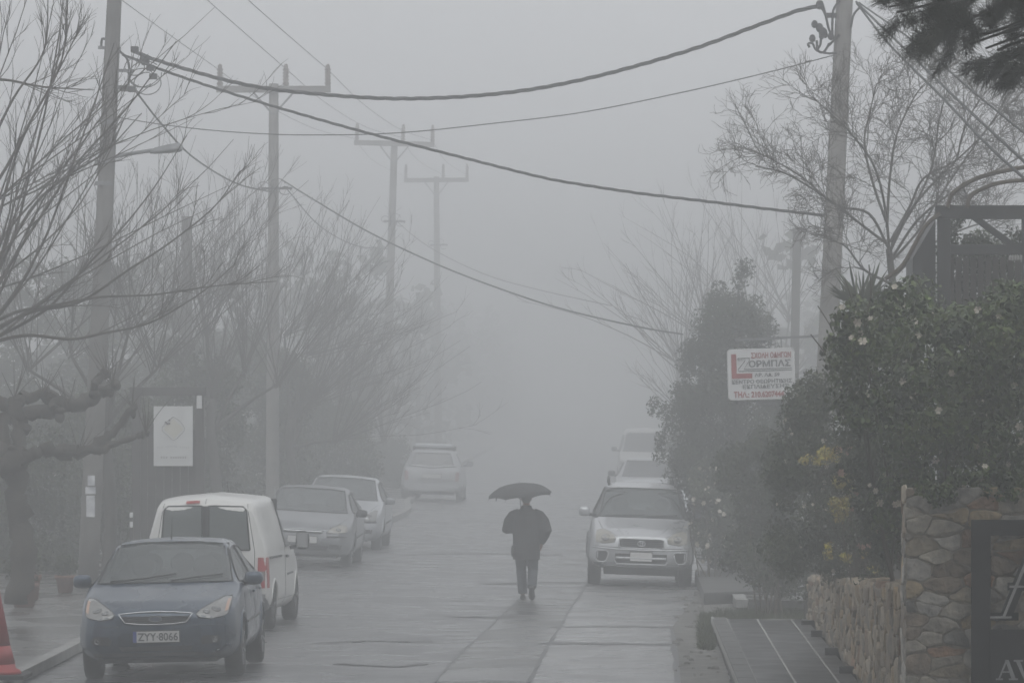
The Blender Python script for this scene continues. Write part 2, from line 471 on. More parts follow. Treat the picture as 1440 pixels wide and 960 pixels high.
    def wheels(s, r, ya, yb, track, width=.2, rimr=None, rim_m=None, n=26, arch=1.13):
        rimr = rimr or r * .64
        for y in (ya, yb):
            s.wheel_arch(y, r, r * arch)
            for sd in ('right', 'left'):
                s.line('arch_lip', sd, [(y + r * arch * 1.05 * math.cos(a), r + r * arch * 1.05 * math.sin(a)) for a in [-.25 + (math.pi + .5) * i / 16 for i in range(17)]], .02, s.paint, off=-.004)
            for sx in (-1, 1):
                M = Matrix.Translation((sx * (track - width / 2), y, r)) @ Matrix.Rotation(R(90) * sx, 4, 'Y')
                w = width / 2
                e = bpy.data.objects.new('wheel', None); COL.objects.link(e); e.parent = s.root
                MB().lathe([(rimr, -w), (r - .03, -w), (r - .006, -w * .8), (r, -w * .4), (r, w * .4), (r - .006, w * .8), (r - .03, w), (rimr + .02, w * .98), (rimr, w * .85)], M, n).build('tyre', RUBBER, e, True)
                rb = MB().lathe([(.04, -w * .9), (rimr, -w * .9), (rimr, w * .9), (rimr - .012, w * .92), (rimr - .02, w * .55), (.06, w * .62), (.055, w * .72), (0.001, w * .74)], M, n)
                for k in range(5):
                    a = 2 * math.pi * k / 5
                    p0 = M @ Vector((.05 * math.cos(a), .05 * math.sin(a), w * .7)); p1 = M @ Vector(((rimr - .01) * math.cos(a), (rimr - .01) * math.sin(a), w * .8))
                    rb.bar(p0, p1, .05, .02)
                rb.build('rim', rim_m or ALLOY, e, False)
        MB().box(-track + width + .04, track - width - .04, -s.L / 2 + .12, s.L / 2 - .12, .20, .50).build('underbody', BLACK, s.root)
    def mirror(s, x, y, z, w, h, m, sx):
        mb = MB()
        M = Matrix.Translation((sx * x, y, z))
        rings = []
        for k, (dy, sc) in enumerate(((-.075, .45), (-.055, .8), (-.02, 1), (.05, .98), (.06, .9))):
            rr = []
            for j in range(14):
                a = 2 * math.pi * j / 14; ca, sa = math.cos(a), math.sin(a)
                rr.append(M @ Vector((math.copysign(abs(ca) ** .6, ca) * w / 2 * sc, dy, math.copysign(abs(sa) ** .6, sa) * h / 2 * sc)))
            rings.append(rr)
        mb.loft(rings); o = mb.build('wing_mirror', m, s.root, True)
        inn = s.cast('right' if sx > 0 else 'left', y + .05, z - h * .4)[0]
        MB().bar((sx * (x - w * .4), y, z - h * .3), inn, .05, .05).build('mirror_arm', BLACK, o, bevel=.008)
        MB().box(sx * x - w * .42, sx * x + w * .42, y + .06, y + .066, z - h * .38, z + h * .38).build('mirror_glass', CHROME, o)
    def seats(s, y, z=1.0, w=.26, xs=(-.36, .36), head=True, m=None):
        for x in xs:
            mb = MB().box(x - w, x + w, y, y + .14, .45, z)
            o = mb.build('seat', m or LINING, s.root, True, bevel=.05)
            if head:
                MB().ball((x, y + .09, z + .16), (.15, .06, .12), 14, 8).build('headrest', m or LINING, o, True)
    def plate(s, side, x, z, text, w=.52, h=.115, sgn=1, tilt=0):
        hgt, nrm = s.cast(side, x, z); d = DIRS[side]
        for q in (-w / 2, w / 2):
            h2, _ = s.cast(side, x + q, z)
            if (h2 - hgt).dot(d) < 0: hgt = h2
        o = hgt - d * .025
        fl = 1 if side == 'front' else -1
        M = Matrix.Translation(Vector((x, o.y, z))) @ (Matrix.Rotation(0, 4, 'Z') if fl > 0 else Matrix.Rotation(math.pi, 4, 'Z'))
        p = MB().box(-w / 2 - .012, w / 2 + .012, 0, .05, -h / 2 - .012, h / 2 + .012, M).build('number_plate', BLACK, s.root, bevel=.004)
        MB().box(-w / 2, w / 2, -.004, .002, -h / 2, h / 2, M).build('plate_face', PLATE, p)
        if text:
            MB().box(-w / 2, -w / 2 + .04, -.006, -.001, -h / 2, h / 2, M).build('plate_band', PBLUE, p)
            text_mesh(text, -w / 2 + .055, w / 2 - .015, -h * .36, h * .36, M @ Matrix.Translation((0, -.0045, 0)), bold=.012).build('plate_number', INK, p)
        return p
    def lamp_bowls(s, side, spots, parent, m=None):
        for (a, b, r) in spots:
            h, n = s.cast(side, a, b)
            q = n.to_track_quat('Z', 'Y').to_matrix().to_4x4(); M = Matrix.Translation(h + n * .008) @ q
            MB().lathe([(r, -.02), (r, .004), (r * .88, .007), (r * .8, 0.0), (r * .3, .001), (r * .15, .006), (.001, .008)], M, 18).build('reflector', m or LAMPD, parent, True)

def mir(poly): return [(-a, b) for a, b in poly][::-1]
def circ(cx, cz, rx, rz, n=20, p=1.0):
    out = []
    for j in range(n):
        a = 2 * math.pi * j / n; c, s_ = math.cos(a), math.sin(a)
        out.append((cx + math.copysign(abs(c) ** p, c) * rx, cz + math.copysign(abs(s_) ** p, s_) * rz))
    return out
def place(px, py, s_):      # a point on the road seen at scale s (px per metre)
    Y = F / s_; X = (px - VX) / s_; return Vector((X, Y, zg(X, Y)))
# ------------------------------------------------------------------ the parked cars
def roll_at(Y): return -math.atan(cross(Y))      # rotation about the car's long axis follows the cross fall

BLUE = mat('dark_blue_paint', (.020, .043, .076), .3, metal=.35, var=.12, coat=.6, rvar=.05, scale=3)
WHITE = mat('white_van_paint', (.66, .66, .63), .35, var=.06, coat=.4, rvar=.06, scale=2)
SILVER = mat('silver_paint', (.50, .51, .52), .32, metal=.42, var=.06, coat=.5, rvar=.05, scale=3)
SILVER2 = mat('pale_silver_paint', (.50, .52, .54), .32, metal=.45, var=.06, coat=.5, scale=3)
GREYP = mat('grey_bumper', (.13, .135, .14), .55, var=.15)
DSILV = mat('grey_silver_paint', (.22, .23, .24), .34, metal=.5, var=.08, coat=.4, scale=3)

# --- blue hatchback (left, nearest)
def blue_hatchback():
    Yf = F / 125.0
    c = Vector(((221 - VX) / 125.0, Yf + 2.17, 0)); c.x += 0.02
    c.z = zg(c.x, c.y)
    k = Car('parked_hatchback', 'dark blue hatchback parked nearest on the left with a white front number plate', 'hatch', BLUE, c, yaw=R(-.6), roll=roll_at(c.y) - R(.6), step=.024, scale=(1, 1, 1.0))
    k.root.scale = (1, 1, 1.07)
    wsp = [(-.775, 1.005), (.775, 1.005), (.64, 1.375), (.3, 1.405), (-.3, 1.405), (-.64, 1.375)]
    k.window('windscreen', 'front', wsp)
    k.window('rear_window', 'back', [(-.56, 1.05), (.56, 1.05), (.47, 1.30), (-.47, 1.30)])
    for sd in ('right', 'left'):
        k.window('side_window', sd, [(-.86, .995), (-.25, 1.31), (.28, 1.345), (.28, 1.0)])
        k.window('side_window', sd, [(.36, 1.0), (.36, 1.345), (.95, 1.315), (1.42, 1.18), (1.48, 1.04)])
    k.wheels(.315, -1.26, 1.38, .905, .2)
    b = k.body()
    for sg in (1, -1):
        f = (lambda p: p) if sg > 0 else mir
        hl = k.decal('headlight', 'front', f([(.455, .705), (.49, .672), (.62, .655), (.745, .672), (.80, .70), (.825, .80), (.815, .872), (.72, .855), (.60, .80), (.51, .75)]), LAMP, off=.008)
        k.lamp_bowls('front', [(sg * .57, .722, .042), (sg * .67, .745, .055)], hl)
        k.decal('indicator', 'front', f([(.765, .715), (.80, .735), (.812, .84), (.78, .835)]), AMBER, off=.012, parent=hl)
        k.line('lamp_surround', 'front', f([(.455, .705), (.49, .672), (.62, .655), (.745, .672), (.80, .70), (.825, .80), (.815, .872), (.72, .855), (.60, .80), (.51, .75)]), .007, BLACK, off=.004, parent=hl, close=True)
        fp = k.decal('fog_lamp', 'front', f([(.50, .44), (.52, .39), (.70, .40), (.74, .44), (.70, .485), (.53, .48)]), BLACK, off=.003)
        k.lamp_bowls('front', [(sg * .66, .44, .034)], fp)
        k.line('bonnet_seam', 'front', [(sg * .48, .735), (sg * .60, .80), (sg * .72, .87), (sg * .79, .93)], .0045, BLACK, off=-.002, parent=b)
        k.mirror(.99, -.70, 1.02, .21, .145, BLUE, sg)
        sd = 'right' if sg > 0 else 'left'
        k.line('door_seam', sd, [(-.90, .95), (-.88, .45), (-.70, .30)], .005, BLACK, off=-.002, parent=b)
        k.line('door_seam', sd, [(.32, .98), (.34, .30)], .005, BLACK, off=-.002, parent=b)
        k.line('rubbing_strip', sd, [(-.85, .56), (.95, .58)], .014, BLACK, off=.004)
        for yy in (.12, 1.02):
            k.line('door_handle', sd, [(yy, .845), (yy + .17, .85)], .016, BLUE, off=.022)
    gp = [(-.415, .712), (-.2, .728), (0, .733), (.2, .728), (.415, .712), (.345, .625), (.2, .610), (0, .604), (-.2, .610), (-.345, .625)]
    g = k.decal('grille', 'front', gp, BLACK, off=.002)
    k.line('chrome_surround', 'front', gp, .0085, CHROME, off=.006, parent=g, close=True)
    for z in (.63, .65, .67, .69):
        k.line('grille_bar', 'front', [(-.34, z), (.34, z)], .003, GREYP, off=.006, parent=g)
    e = k.decal('badge', 'front', circ(0, .664, .078, .033), CHROME, off=.016, parent=g, cell=.03)
    k.decal('badge_field', 'front', circ(0, .664, .064, .024), mat('badge_blue', (.09, .10, .14), .3, var=.2), off=.020, parent=e, cell=.03)
    k.decal('lower_intake', 'front', [(-.42, .375), (.42, .375), (.39, .33), (-.39, .33)], BLACK, off=.003)
    k.line('bumper_seam', 'front', [(-.80, .585), (-.42, .59)], .004, BLACK, off=-.001, parent=b)
    k.line('bumper_seam', 'front', [(.42, .59), (.80, .585)], .004, BLACK, off=-.001, parent=b)
    k.decal('chin_spoiler', 'front', [(-.70, .275), (.70, .275), (.72, .31), (-.72, .31)], BLACK, off=.006)
    k.plate('front', .005, .478, 'ZYY·8066')
    w = MB()
    for pts in ([(-.62, 1.005), (-.25, 1.03), (.12, 1.075)], [(.08, 1.005), (.35, 1.035), (.66, 1.06)]): k.line(None, 'front', pts, .009, BLACK, off=.022, mb=w)
    w.build('wiper', BLACK, k.root, True)
    h, n = k.cast('top', -.02, -.02); MB().tube([h, h + Vector((-.0, .06, .10)), h + Vector((0, .14, .24))], [.012, .006, .003], 6).build('aerial', BLACK, k.root)
    k.seats(.02, .98); k.seats(1.0, .98, xs=(-.38, 0, .38), head=True, w=.19)
    MB().box(-.70, .70, -1.0, -.55, .70, .97).build('dashboard', LINING, k.root, True, bevel=.04)
blue_hatchback()

# --- white cargo van seen from behind
def white_van():
    s_ = 105.0; Y = F / s_ + 2.16
    c = Vector((-5.44, Y, 0)); c.z = zg(c.x, c.y)
    k = Car('parked_van', 'white panel van with two dark rear door windows parked behind the blue hatchback', 'van', WHITE, c, yaw=R(180 - 2.6), roll=-roll_at(Y), step=.027, cat='van')
    k.root.scale = (1, 1, 1.02)
    rw = [(-.60, 1.08), (-.045, 1.08), (-.045, 1.655), (-.50, 1.645), (-.555, 1.60)]
    k.window('rear_window', 'back', rw, GLASS); k.window('rear_window', 'back', mir(rw), GLASS)
    k.decal('window_pillar', 'back', [(-.05, 1.075), (.05, 1.075), (.05, 1.65), (-.05, 1.65)], BLACK, off=.006)
    k.window('windscreen', 'front', [(-.68, 1.08), (.68, 1.08), (.58, 1.64), (-.58, 1.64)])
    for sd in ('right', 'left'):
        k.window('side_window', sd, [(-1.15, 1.06), (-.60, 1.58), (-.02, 1.64), (-.02, 1.06)])
    k.wheels(.305, -1.36, 1.35, .835, .19, rim_m=GREYP)
    b = k.body()
    k.line('door_seam', 'back', [(0, .42), (0, 1.74)], .006, BLACK, off=-.001, parent=b)
    k.line('door_seam', 'back', [(.655, .42), (.665, 1.05), (.56, 1.68)], .005, BLACK, off=-.001, parent=b)
    k.line('door_seam', 'back', [(-.655, .42), (-.665, 1.05), (-.56, 1.68)], .005, BLACK, off=-.001, parent=b)
    k.decal('high_brake_light', 'back', [(.08, 1.678), (.26, 1.668), (.26, 1.70), (.08, 1.708)], RED, off=.02)
    for sg in (-1, 1):
        f = (lambda p: p) if sg > 0 else mir
        t = k.decal('tail_light', 'back', f([(.70, .58), (.80, .58), (.815, .98), (.71, .98)]), RED, off=.012)
        k.decal('tail_lamp_lens', 'back', f([(.705, .68), (.80, .68), (.805, .80), (.705, .80)]), LAMP, off=.016, parent=t)
        sd = 'right' if sg > 0 else 'left'
        k.decal('tail_light', sd, [(1.98, .58), (2.12, .58), (2.13, .98), (2.0, .98)], RED, off=.008)
        k.line('slide_rail', sd, [(.55, .95), (1.9, .97)], .017, BLACK, off=.004)
        k.line('door_seam', sd, [(.04, 1.70), (.06, 1.0), (.05, .30)], .005, BLACK, off=-.001, parent=b)
        k.line('door_handle', sd, [(-.20, .92), (-.02, .93)], .02, BLACK, off=.015)
        k.line('sill_seam', sd, [(-.9, .36), (.95, .38)], .006, BLACK, off=-.001, parent=b)
        txt = MB()
        for i in range(7): k.line(None, sd, [(-.9 + i * .11, .68), (-.84 + i * .11, .68)], .018, GREYP, off=-.006, mb=txt)
        txt.build('door_lettering', GREYP, k.root)
        k.mirror(.985, -.78, 1.12, .19, .26, BLACK, sg)
    k.decal('rear_bumper', 'back', [(-.80, .30), (.80, .30), (.81, .50), (-.81, .50)], GREYP, off=.03, thick=.08)
    k.plate('back', .30, .76, None)
    h, n = k.cast('top', 0, -.4); MB().tube([h, h + Vector((0, .10, .12)), h + Vector((0, .22, .26))], [.01, .005, .003], 6).build('aerial', BLACK, k.root)
    k.seats(-.35, 1.1); MB().box(-.72, .72, .06, .09, .4, 1.70).build('cargo_bulkhead', LINING, k.root)
white_van()

# --- two silver cars on the left
def silver_front(name, label, px, s_, sc, paint, rollx, variant, yaw=0):
    L = ST['hatch'][0] * sc[1]; Y = F / s_ + L / 2
    c = Vector(((px - VX) / s_, Y, 0)); c.z = zg(c.x, c.y)
    k = Car(name, label, 'hatch', paint, c, yaw=yaw, roll=roll_at(Y) + R(rollx), scale=sc, step=.034)
    X, YS, Z = sc
    k.window('windscreen', 'front', [(-.735 * X, 1.0 * Z), (.735 * X, 1.0 * Z), (.60 * X, 1.375 * Z), (.3 * X, 1.40 * Z), (-.3 * X, 1.40 * Z), (-.60 * X, 1.375 * Z)])
    k.window('rear_window', 'back', [(-.58 * X, 1.03 * Z), (.58 * X, 1.03 * Z), (.47 * X, 1.36 * Z), (-.47 * X, 1.36 * Z)])
    for sd in ('right', 'left'):
        k.window('side_window', sd, [(-.86 * YS, .995 * Z), (-.25 * YS, 1.31 * Z), (.28 * YS, 1.345 * Z), (.28 * YS, 1.0 * Z)])
        k.window('side_window', sd, [(.36 * YS, 1.0 * Z), (.36 * YS, 1.345 * Z), (.95 * YS, 1.315 * Z), (1.42 * YS, 1.18 * Z), (1.48 * YS, 1.04 * Z)])
    k.wheels(.31, -1.26 * YS, 1.34 * YS, .885 * X, .19)
    b = k.body()
    for sg in (1, -1):
        f = (lambda p: p) if sg > 0 else mir
        if variant == 0:
            pl = [(.44, .66), (.62, .655), (.80, .675), (.81, .75), (.78, .80), (.64, .795), (.52, .73)]
        else:
            pl = [(.55, .60), (.70, .59), (.79, .62), (.80, .82), (.74, .82), (.60, .74)]
        pl = [(a * X, z * Z) for a, z in pl]
        hl = k.decal('headlight', 'front', f(pl), LAMP if variant else LAMPY, off=.008)
        k.lamp_bowls('front', [(sg * .66 * X, .715 * Z, .05)], hl)
        k.line('lamp_surround', 'front', f(pl), .008, GREYP, off=.003, parent=hl, close=True)
        k.line('bonnet_seam', 'front', [(sg * .50 * X, .74 * Z), (sg * .66 * X, .82 * Z), (sg * .78 * X, .93 * Z)], .005, BLACK, off=-.001, parent=b)
        k.mirror(.985 * X, -.70 * YS, 1.0 * Z, .2, .14, BLACK if variant == 0 else DSILV, sg)
        sd = 'right' if sg > 0 else 'left'
        k.line('door_seam', sd, [(-.90 * YS, .95 * Z), (-.86 * YS, .32)], .006, BLACK, off=-.001, parent=b)
        k.line('rubbing_strip', sd, [(-.85 * YS, .54), (.95 * YS, .56)], .018, BLACK, off=.004)
        k.decal('fog_lamp', 'front', f([(.50 * X, .36), (.72 * X, .36), (.74 * X, .44), (.52 * X, .44)]), BLACK, off=.004)
    g = k.decal('grille', 'front', [(-.40 * X, .70 * Z), (.40 * X, .70 * Z), (.34 * X, .625 * Z), (-.34 * X, .625 * Z)], BLACK, off=.003)
    k.line('chrome_bar', 'front', [(-.38 * X, .672 * Z), (.38 * X, .672 * Z)], .017, CHROME, off=.008, parent=g)
    k.decal('lower_intake', 'front', [(-.50 * X, .42 * Z), (.50 * X, .42 * Z), (.46 * X, .33 * Z), (-.46 * X, .33 * Z)], BLACK, off=.004)
    k.line('bumper_strip', 'front', [(-.80 * X, .60 * Z), (-.45 * X, .59 * Z)], .018, BLACK, off=.003)
    k.line('bumper_strip', 'front', [(.45 * X, .59 * Z), (.80 * X, .60 * Z)], .018, BLACK, off=.003)
    k.plate('front', 0, .52 * Z, None)
    k.seats(.02, .97); k.seats(1.05, .97, xs=(-.38, .38), w=.2)
    MB().box(-.68 * X, .68 * X, -1.0, -.58, .70, .95 * Z).build('dashboard', LINING, k.root, True, bevel=.04)
    return k
silver_front('parked_saloon', 'grey silver car with a chrome grille bar just beyond the white van', 425, 79, (.955, 1.0, .98), DSILV, 2.2, 0, yaw=R(-.8))
silver_front('parked_compact', 'pale silver compact car standing behind the chrome-barred silver car on the left', 474, 71.5, (.95, .97, .985), SILVER2, 2.4, 1, yaw=R(-1.0))

# --- silver off-roader facing us on the right
def off_roader():
    s_ = 84.5; Y = F / s_ + 2.1
    c = Vector(((896.5 - VX) / s_ + .02, Y, 0)); c.z = zg(c.x, c.y) + .0
    k = Car('parked_off_roader', 'silver off-road car with roof rails and grey bumper facing the camera on the right', 'suv', SILVER, c, yaw=R(.5), roll=roll_at(Y) + R(1.0), step=.027)
    k.root.scale = (1, 1, 1.035)
    k.window('windscreen', 'front', [(-.715, 1.10), (.715, 1.10), (.60, 1.545), (.3, 1.56), (-.3, 1.56), (-.60, 1.545)])
    k.window('rear_window', 'back', [(-.56, 1.14), (.56, 1.14), (.5, 1.50), (-.5, 1.50)])
    for sd in ('right', 'left'):
        k.window('side_window', sd, [(-.92, 1.08), (-.42, 1.49), (.12, 1.54), (.12, 1.09)])
        k.window('side_window', sd, [(.2, 1.09), (.2, 1.54), (1.3, 1.53), (1.5, 1.10)])
    k.wheels(.345, -1.26, 1.23, .87, .22)
    b = k.body()
    for sg in (1, -1):
        f = (lambda p: p) if sg > 0 else mir
        pl = [(.43, .79), (.45, .725), (.62, .70), (.745, .715), (.76, .80), (.745, .895), (.66, .915), (.52, .865)]
        hl = k.decal('headlight', 'front', f(pl), LAMPY, off=.01)
        k.lamp_bowls('front', [(sg * .60, .79, .075)], hl)
        k.line('lamp_surround', 'front', f(pl), .007, GREYP, off=.003, parent=hl, close=True)
        fp = [(.545, .545), (.57, .435), (.62, .40), (.71, .41), (.745, .46), (.75, .55), (.73, .585), (.58, .585)]
        fo = k.decal('fog_lamp', 'front', f(fp), BLACK, off=.004)
        k.line('fog_lamp_rim', 'front', f(fp), .012, SILVER, off=.01, parent=fo, close=True)
        k.line('bonnet_seam', 'front', [(sg * .40, .80), (sg * .50, .875), (sg * .66, .93), (sg * .72, 1.03)], .005, BLACK, off=-.001, parent=b)
        k.line('bonnet_crease', 'front', [(sg * .30, .84), (sg * .42, .95), (sg * .50, 1.02)], .006, SILVER, off=.002, parent=b)
        k.mirror(.965, -.78, 1.17, .19, .16, SILVER if sg < 0 else BLACK, sg)
        sd = 'right' if sg > 0 else 'left'
        k.line('door_seam', sd, [(-.92, 1.04), (-.88, .42)], .006, BLACK, off=-.001, parent=b)
        ar = [( -1.26 + .42 * math.cos(a), .345 + .42 * math.sin(a)) for a in [math.pi * i / 10 for i in range(11)]]
        k.line('arch_flare', sd, ar, .035, GREYP, off=.0)
        ar = [( 1.23 + .42 * math.cos(a), .345 + .42 * math.sin(a)) for a in [math.pi * i / 10 for i in range(11)]]
        k.line('arch_flare', sd, ar, .035, GREYP, off=.0)
        rail = [Vector((sg * .565, y, z)) for y, z in ((-.28, 1.60), (-.20, 1.68), (.2, 1.71), (1.0, 1.71), (1.45, 1.68), (1.52, 1.60))]
        MB().tube(crv(rail, 4), .022, 8).build('roof_rail', BLACK, k.root, True)
    gp = [(-.375, .765), (-.33, .785), (.33, .785), (.375, .765), (.375, .665), (.33, .635), (-.33, .635), (-.375, .665)]
    g = k.decal('grille', 'front', gp, BLACK, off=.003)
    k.line('grille_surround', 'front', gp, .012, SILVER, off=.005, parent=g, close=True)
    for z in (.67, .70, .73, .757): k.line('grille_bar', 'front', [(-.36, z), (.36, z)], .004, GREYP, off=.008, parent=g)
    for rx, rz in ((.062, .042), (.022, .040)): k.line('badge', 'front', circ(0, .713, rx, rz, 18), .006, CHROME, off=.02, parent=g, close=True)
    k.line('badge', 'front', circ(0, .735, .04, .016, 14), .005, CHROME, off=.02, parent=g, close=True)
    bp = [(-.82, .60), (.82, .60), (.84, .50), (.80, .36), (-.80, .36), (-.84, .50)]
    k.decal('lower_bumper', 'front', [(-.80, .31), (.80, .31), (.82, .36), (.82, .40), (-.82, .40), (-.82, .36)], GREYP, off=.012)
    li = k.decal('lower_intake', 'front', [(-.43, .545), (.43, .545), (.43, .42), (.40, .385), (-.40, .385), (-.43, .42)], BLACK, off=.004)
    k.line('intake_bar', 'front', [(-.42, .475), (.42, .475)], .022, SILVER, off=.012, parent=li)
    k.line('intake_rim', 'front', [(-.44, .43), (-.41, .378), (.41, .378), (.44, .43)], .013, SILVER, off=.012, parent=li)
    k.line('bumper_edge', 'front', [(-.80, .635), (-.4, .612), (0, .605), (.4, .612), (.80, .635)], .016, SILVER, off=.01, parent=b)
    k.line('bumper_seam', 'front', [(-.80, .655), (-.4, .632), (0, .622), (.4, .632), (.80, .655)], .007, BLACK, off=.0, parent=b)
    k.plate('front', .0, .50, None, w=.36, h=.14)
    w = MB()
    for pts in ([(-.60, 1.10), (-.25, 1.115), (.05, 1.14)], [(.08, 1.10), (.35, 1.115), (.6, 1.14)]): k.line(None, 'front', pts, .009, BLACK, off=.02, mb=w)
    w.build('wiper', BLACK, k.root, True)
    k.seats(.0, 1.12, xs=(-.36, .36)); k.seats(.95, 1.1, xs=(-.36, .36), w=.22)
    MB().box(-.66, .66, -.95, -.6, .72, 1.06).build('dashboard', LINING, k.root, True, bevel=.04)
off_roader()

# --- far cars, plainer
def far_car(name, label, kind, px, s_, sc, paint, facing, rollx=0, rack=False, mirror_m=None, cat='car', dark=DGLASS):
    L = ST[kind][0] * sc[1]; Y = F / s_ + L / 2
    c = Vector(((px - VX) / s_, Y, 0)); c.z = zg(c.x, c.y)
    yaw = 0 if facing else math.pi
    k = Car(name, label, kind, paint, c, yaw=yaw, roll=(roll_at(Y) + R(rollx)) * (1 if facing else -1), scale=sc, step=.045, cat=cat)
    X, YS, Z = sc
    wz = {'hatch': (1.0, 1.375), 'suv': (1.10, 1.545), 'van': (1.08, 1.64)}[kind]
    k.window('windscreen', 'front', [(-.69 * X, wz[0] * Z), (.69 * X, wz[0] * Z), (.58 * X, wz[1] * Z), (-.58 * X, wz[1] * Z)], dark)
    rz = {'hatch': (1.04, 1.34), 'suv': (1.12, 1.52), 'van': (1.08, 1.62)}[kind]
    k.window('rear_window', 'back', [(-.62 * X, rz[0] * Z), (0, (rz[0] - .03) * Z), (.62 * X, rz[0] * Z), (.50 * X, rz[1] * Z), (-.50 * X, rz[1] * Z)], dark)
    for sd in ('right', 'left'):
        k.window('side_window', sd, [(-.86 * YS, wz[0] * Z), (-.30 * YS, wz[1] * Z * .96), (1.1 * YS, wz[1] * Z * .96), (1.3 * YS, wz[0] * Z)], dark)
    k.wheels(.31, -1.26 * YS, 1.3 * YS, .875 * X, .19)
    b = k.body()
    for sg in (1, -1):
        f = (lambda p: p) if sg > 0 else mir
        k.mirror(.98 * X, -.75 * YS, (wz[0] + .06) * Z, .19, .15, mirror_m or BLACK, sg)
        k.decal('headlight', 'front', f([(.45 * X, .70 * Z), (.75 * X, .70 * Z), (.76 * X, .82 * Z), (.55 * X, .80 * Z)]), LAMP, off=.01)
        k.decal('tail_light', 'back', f([(.66 * X, .66 * Z), (.76 * X, .66 * Z), (.77 * X, .95 * Z), (.67 * X, .95 * Z)]), RED if not rack else mat('pale_tail_lamp', (.30, .16, .15), .3, var=.1), off=.01)
    k.decal('grille', 'front', [(-.38 * X, .74 * Z), (.38 * X, .74 * Z), (.36 * X, .64 * Z), (-.36 * X, .64 * Z)], BLACK, off=.004)
    k.decal('lower_intake', 'front', [(-.5 * X, .48 * Z), (.5 * X, .48 * Z), (.5 * X, .36 * Z), (-.5 * X, .36 * Z)], BLACK, off=.004)
    k.decal('rear_bumper', 'back', [(-.74 * X, .36 * Z), (.74 * X, .36 * Z), (.76 * X, .56 * Z), (-.76 * X, .56 * Z)], GREYP if not rack else paint, off=.03)
    k.plate('back' if not facing else 'front', 0, .80 * Z if not facing else .52 * Z, None)
    if not facing: k.line('window_trim', 'back', [(-.66 * X, (rz[0] + .01) * Z), (0, (rz[0] - .05) * Z), (.66 * X, (rz[0] + .01) * Z)], .03, paint, off=.01)
    if rack:
        zt = 1.65 * Z
        r = MB().box(-.52, .52, -.3, 1.55, zt + .04, zt + .13).build('roof_rack', SILVER2, k.root, bevel=.03)
        for y in (0, 1.2): MB().box(-.58, .58, y, y + .05, zt - .06, zt + .06).build('rack_bar', BLACK, r)
    k.seats(.0, .95 * Z); return k
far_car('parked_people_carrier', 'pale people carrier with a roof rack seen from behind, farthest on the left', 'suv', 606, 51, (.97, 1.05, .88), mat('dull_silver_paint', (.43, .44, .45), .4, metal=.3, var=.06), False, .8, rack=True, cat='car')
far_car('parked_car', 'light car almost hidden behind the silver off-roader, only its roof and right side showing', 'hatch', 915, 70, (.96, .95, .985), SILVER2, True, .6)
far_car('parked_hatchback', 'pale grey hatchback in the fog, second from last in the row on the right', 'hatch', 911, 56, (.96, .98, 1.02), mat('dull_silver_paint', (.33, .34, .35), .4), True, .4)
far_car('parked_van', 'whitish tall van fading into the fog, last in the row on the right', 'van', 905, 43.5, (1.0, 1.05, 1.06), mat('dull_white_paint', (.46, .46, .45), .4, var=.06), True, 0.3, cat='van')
# ------------------------------------------------------------------ ground, road, pavements
DIRT = mat('wet_soil', (.075, .068, .055), .85, var=.45, scale=1.5, bump=.6, c2=(.13, .12, .10))
ASPH = mat('wet_asphalt', (.085, .086, .088), .30, var=.3, scale=.55, bump=.12, bscale=60, rvar=.14, c2=(.13, .131, .132), detail=7)
def wet(m, s1, s2, dark, lo):
    nt = m.node_tree; N = nt.nodes.new; L = nt.links.new; b = nt.nodes['Principled BSDF']; tc = N('ShaderNodeTexCoord')
    col = b.inputs['Base Color'].links[0].from_socket
    n1 = N('ShaderNodeTexNoise'); n1.inputs['Scale'].default_value = s1; n1.inputs['Detail'].default_value = 8; n1.inputs['Roughness'].default_value = .62; n1.inputs['Distortion'].default_value = .6
    L(tc.outputs['Object'], n1.inputs['Vector'])
    r1 = N('ShaderNodeMapRange'); r1.inputs['From Min'].default_value = .40; r1.inputs['From Max'].default_value = .62; r1.inputs['To Min'].default_value = dark; r1.inputs['To Max'].default_value = 1.15
    L(n1.outputs['Fac'], r1.inputs['Value'])
    n2 = N('ShaderNodeTexNoise'); n2.inputs['Scale'].default_value = 38; n2.inputs['Detail'].default_value = 3; L(tc.outputs['Object'], n2.inputs['Vector'])
    r2 = N('ShaderNodeMapRange'); r2.inputs['To Min'].default_value = .7; r2.inputs['To Max'].default_value = 1.3; L(n2.outputs['Fac'], r2.inputs['Value'])
    mu = N('ShaderNodeMath'); mu.operation = 'MULTIPLY'; L(r1.outputs['Result'], mu.inputs[0]); L(r2.outputs['Result'], mu.inputs[1])
    hs = N('ShaderNodeHueSaturation'); L(mu.outputs[0], hs.inputs['Value']); L(col, hs.inputs['Color']); L(hs.outputs['Color'], b.inputs['Base Color'])
    n3 = N('ShaderNodeTexNoise'); n3.inputs['Scale'].default_value = s2; n3.inputs['Detail'].default_value = 5; n3.inputs['Distortion'].default_value = .8; L(tc.outputs['Object'], n3.inputs['Vector'])
    r3 = N('ShaderNodeMapRange'); r3.inputs['From Min'].default_value = .42; r3.inputs['From Max'].default_value = .60; r3.inputs['To Min'].default_value = lo; r3.inputs['To Max'].default_value = .37
    L(n3.outputs['Fac'], r3.inputs['Value']); L(r3.outputs['Result'], b.inputs['Roughness'])
wet(ASPH, .9, 1.3, .82, .27)
CONC = mat('wet_concrete_slab', (.19, .19, .188), .38, var=.22, scale=.9, bump=.3, bscale=40, rvar=.14, detail=7)
CONC2 = mat('darker_asphalt_strip', (.09, .09, .086), .36, var=.28, scale=.8, bump=.3, bscale=50, rvar=.12, detail=7)
PAVE = mat('pavement_concrete', (.10, .098, .092), .6, var=.3, scale=1.2, bump=.3, bscale=30, rvar=.12, detail=6)
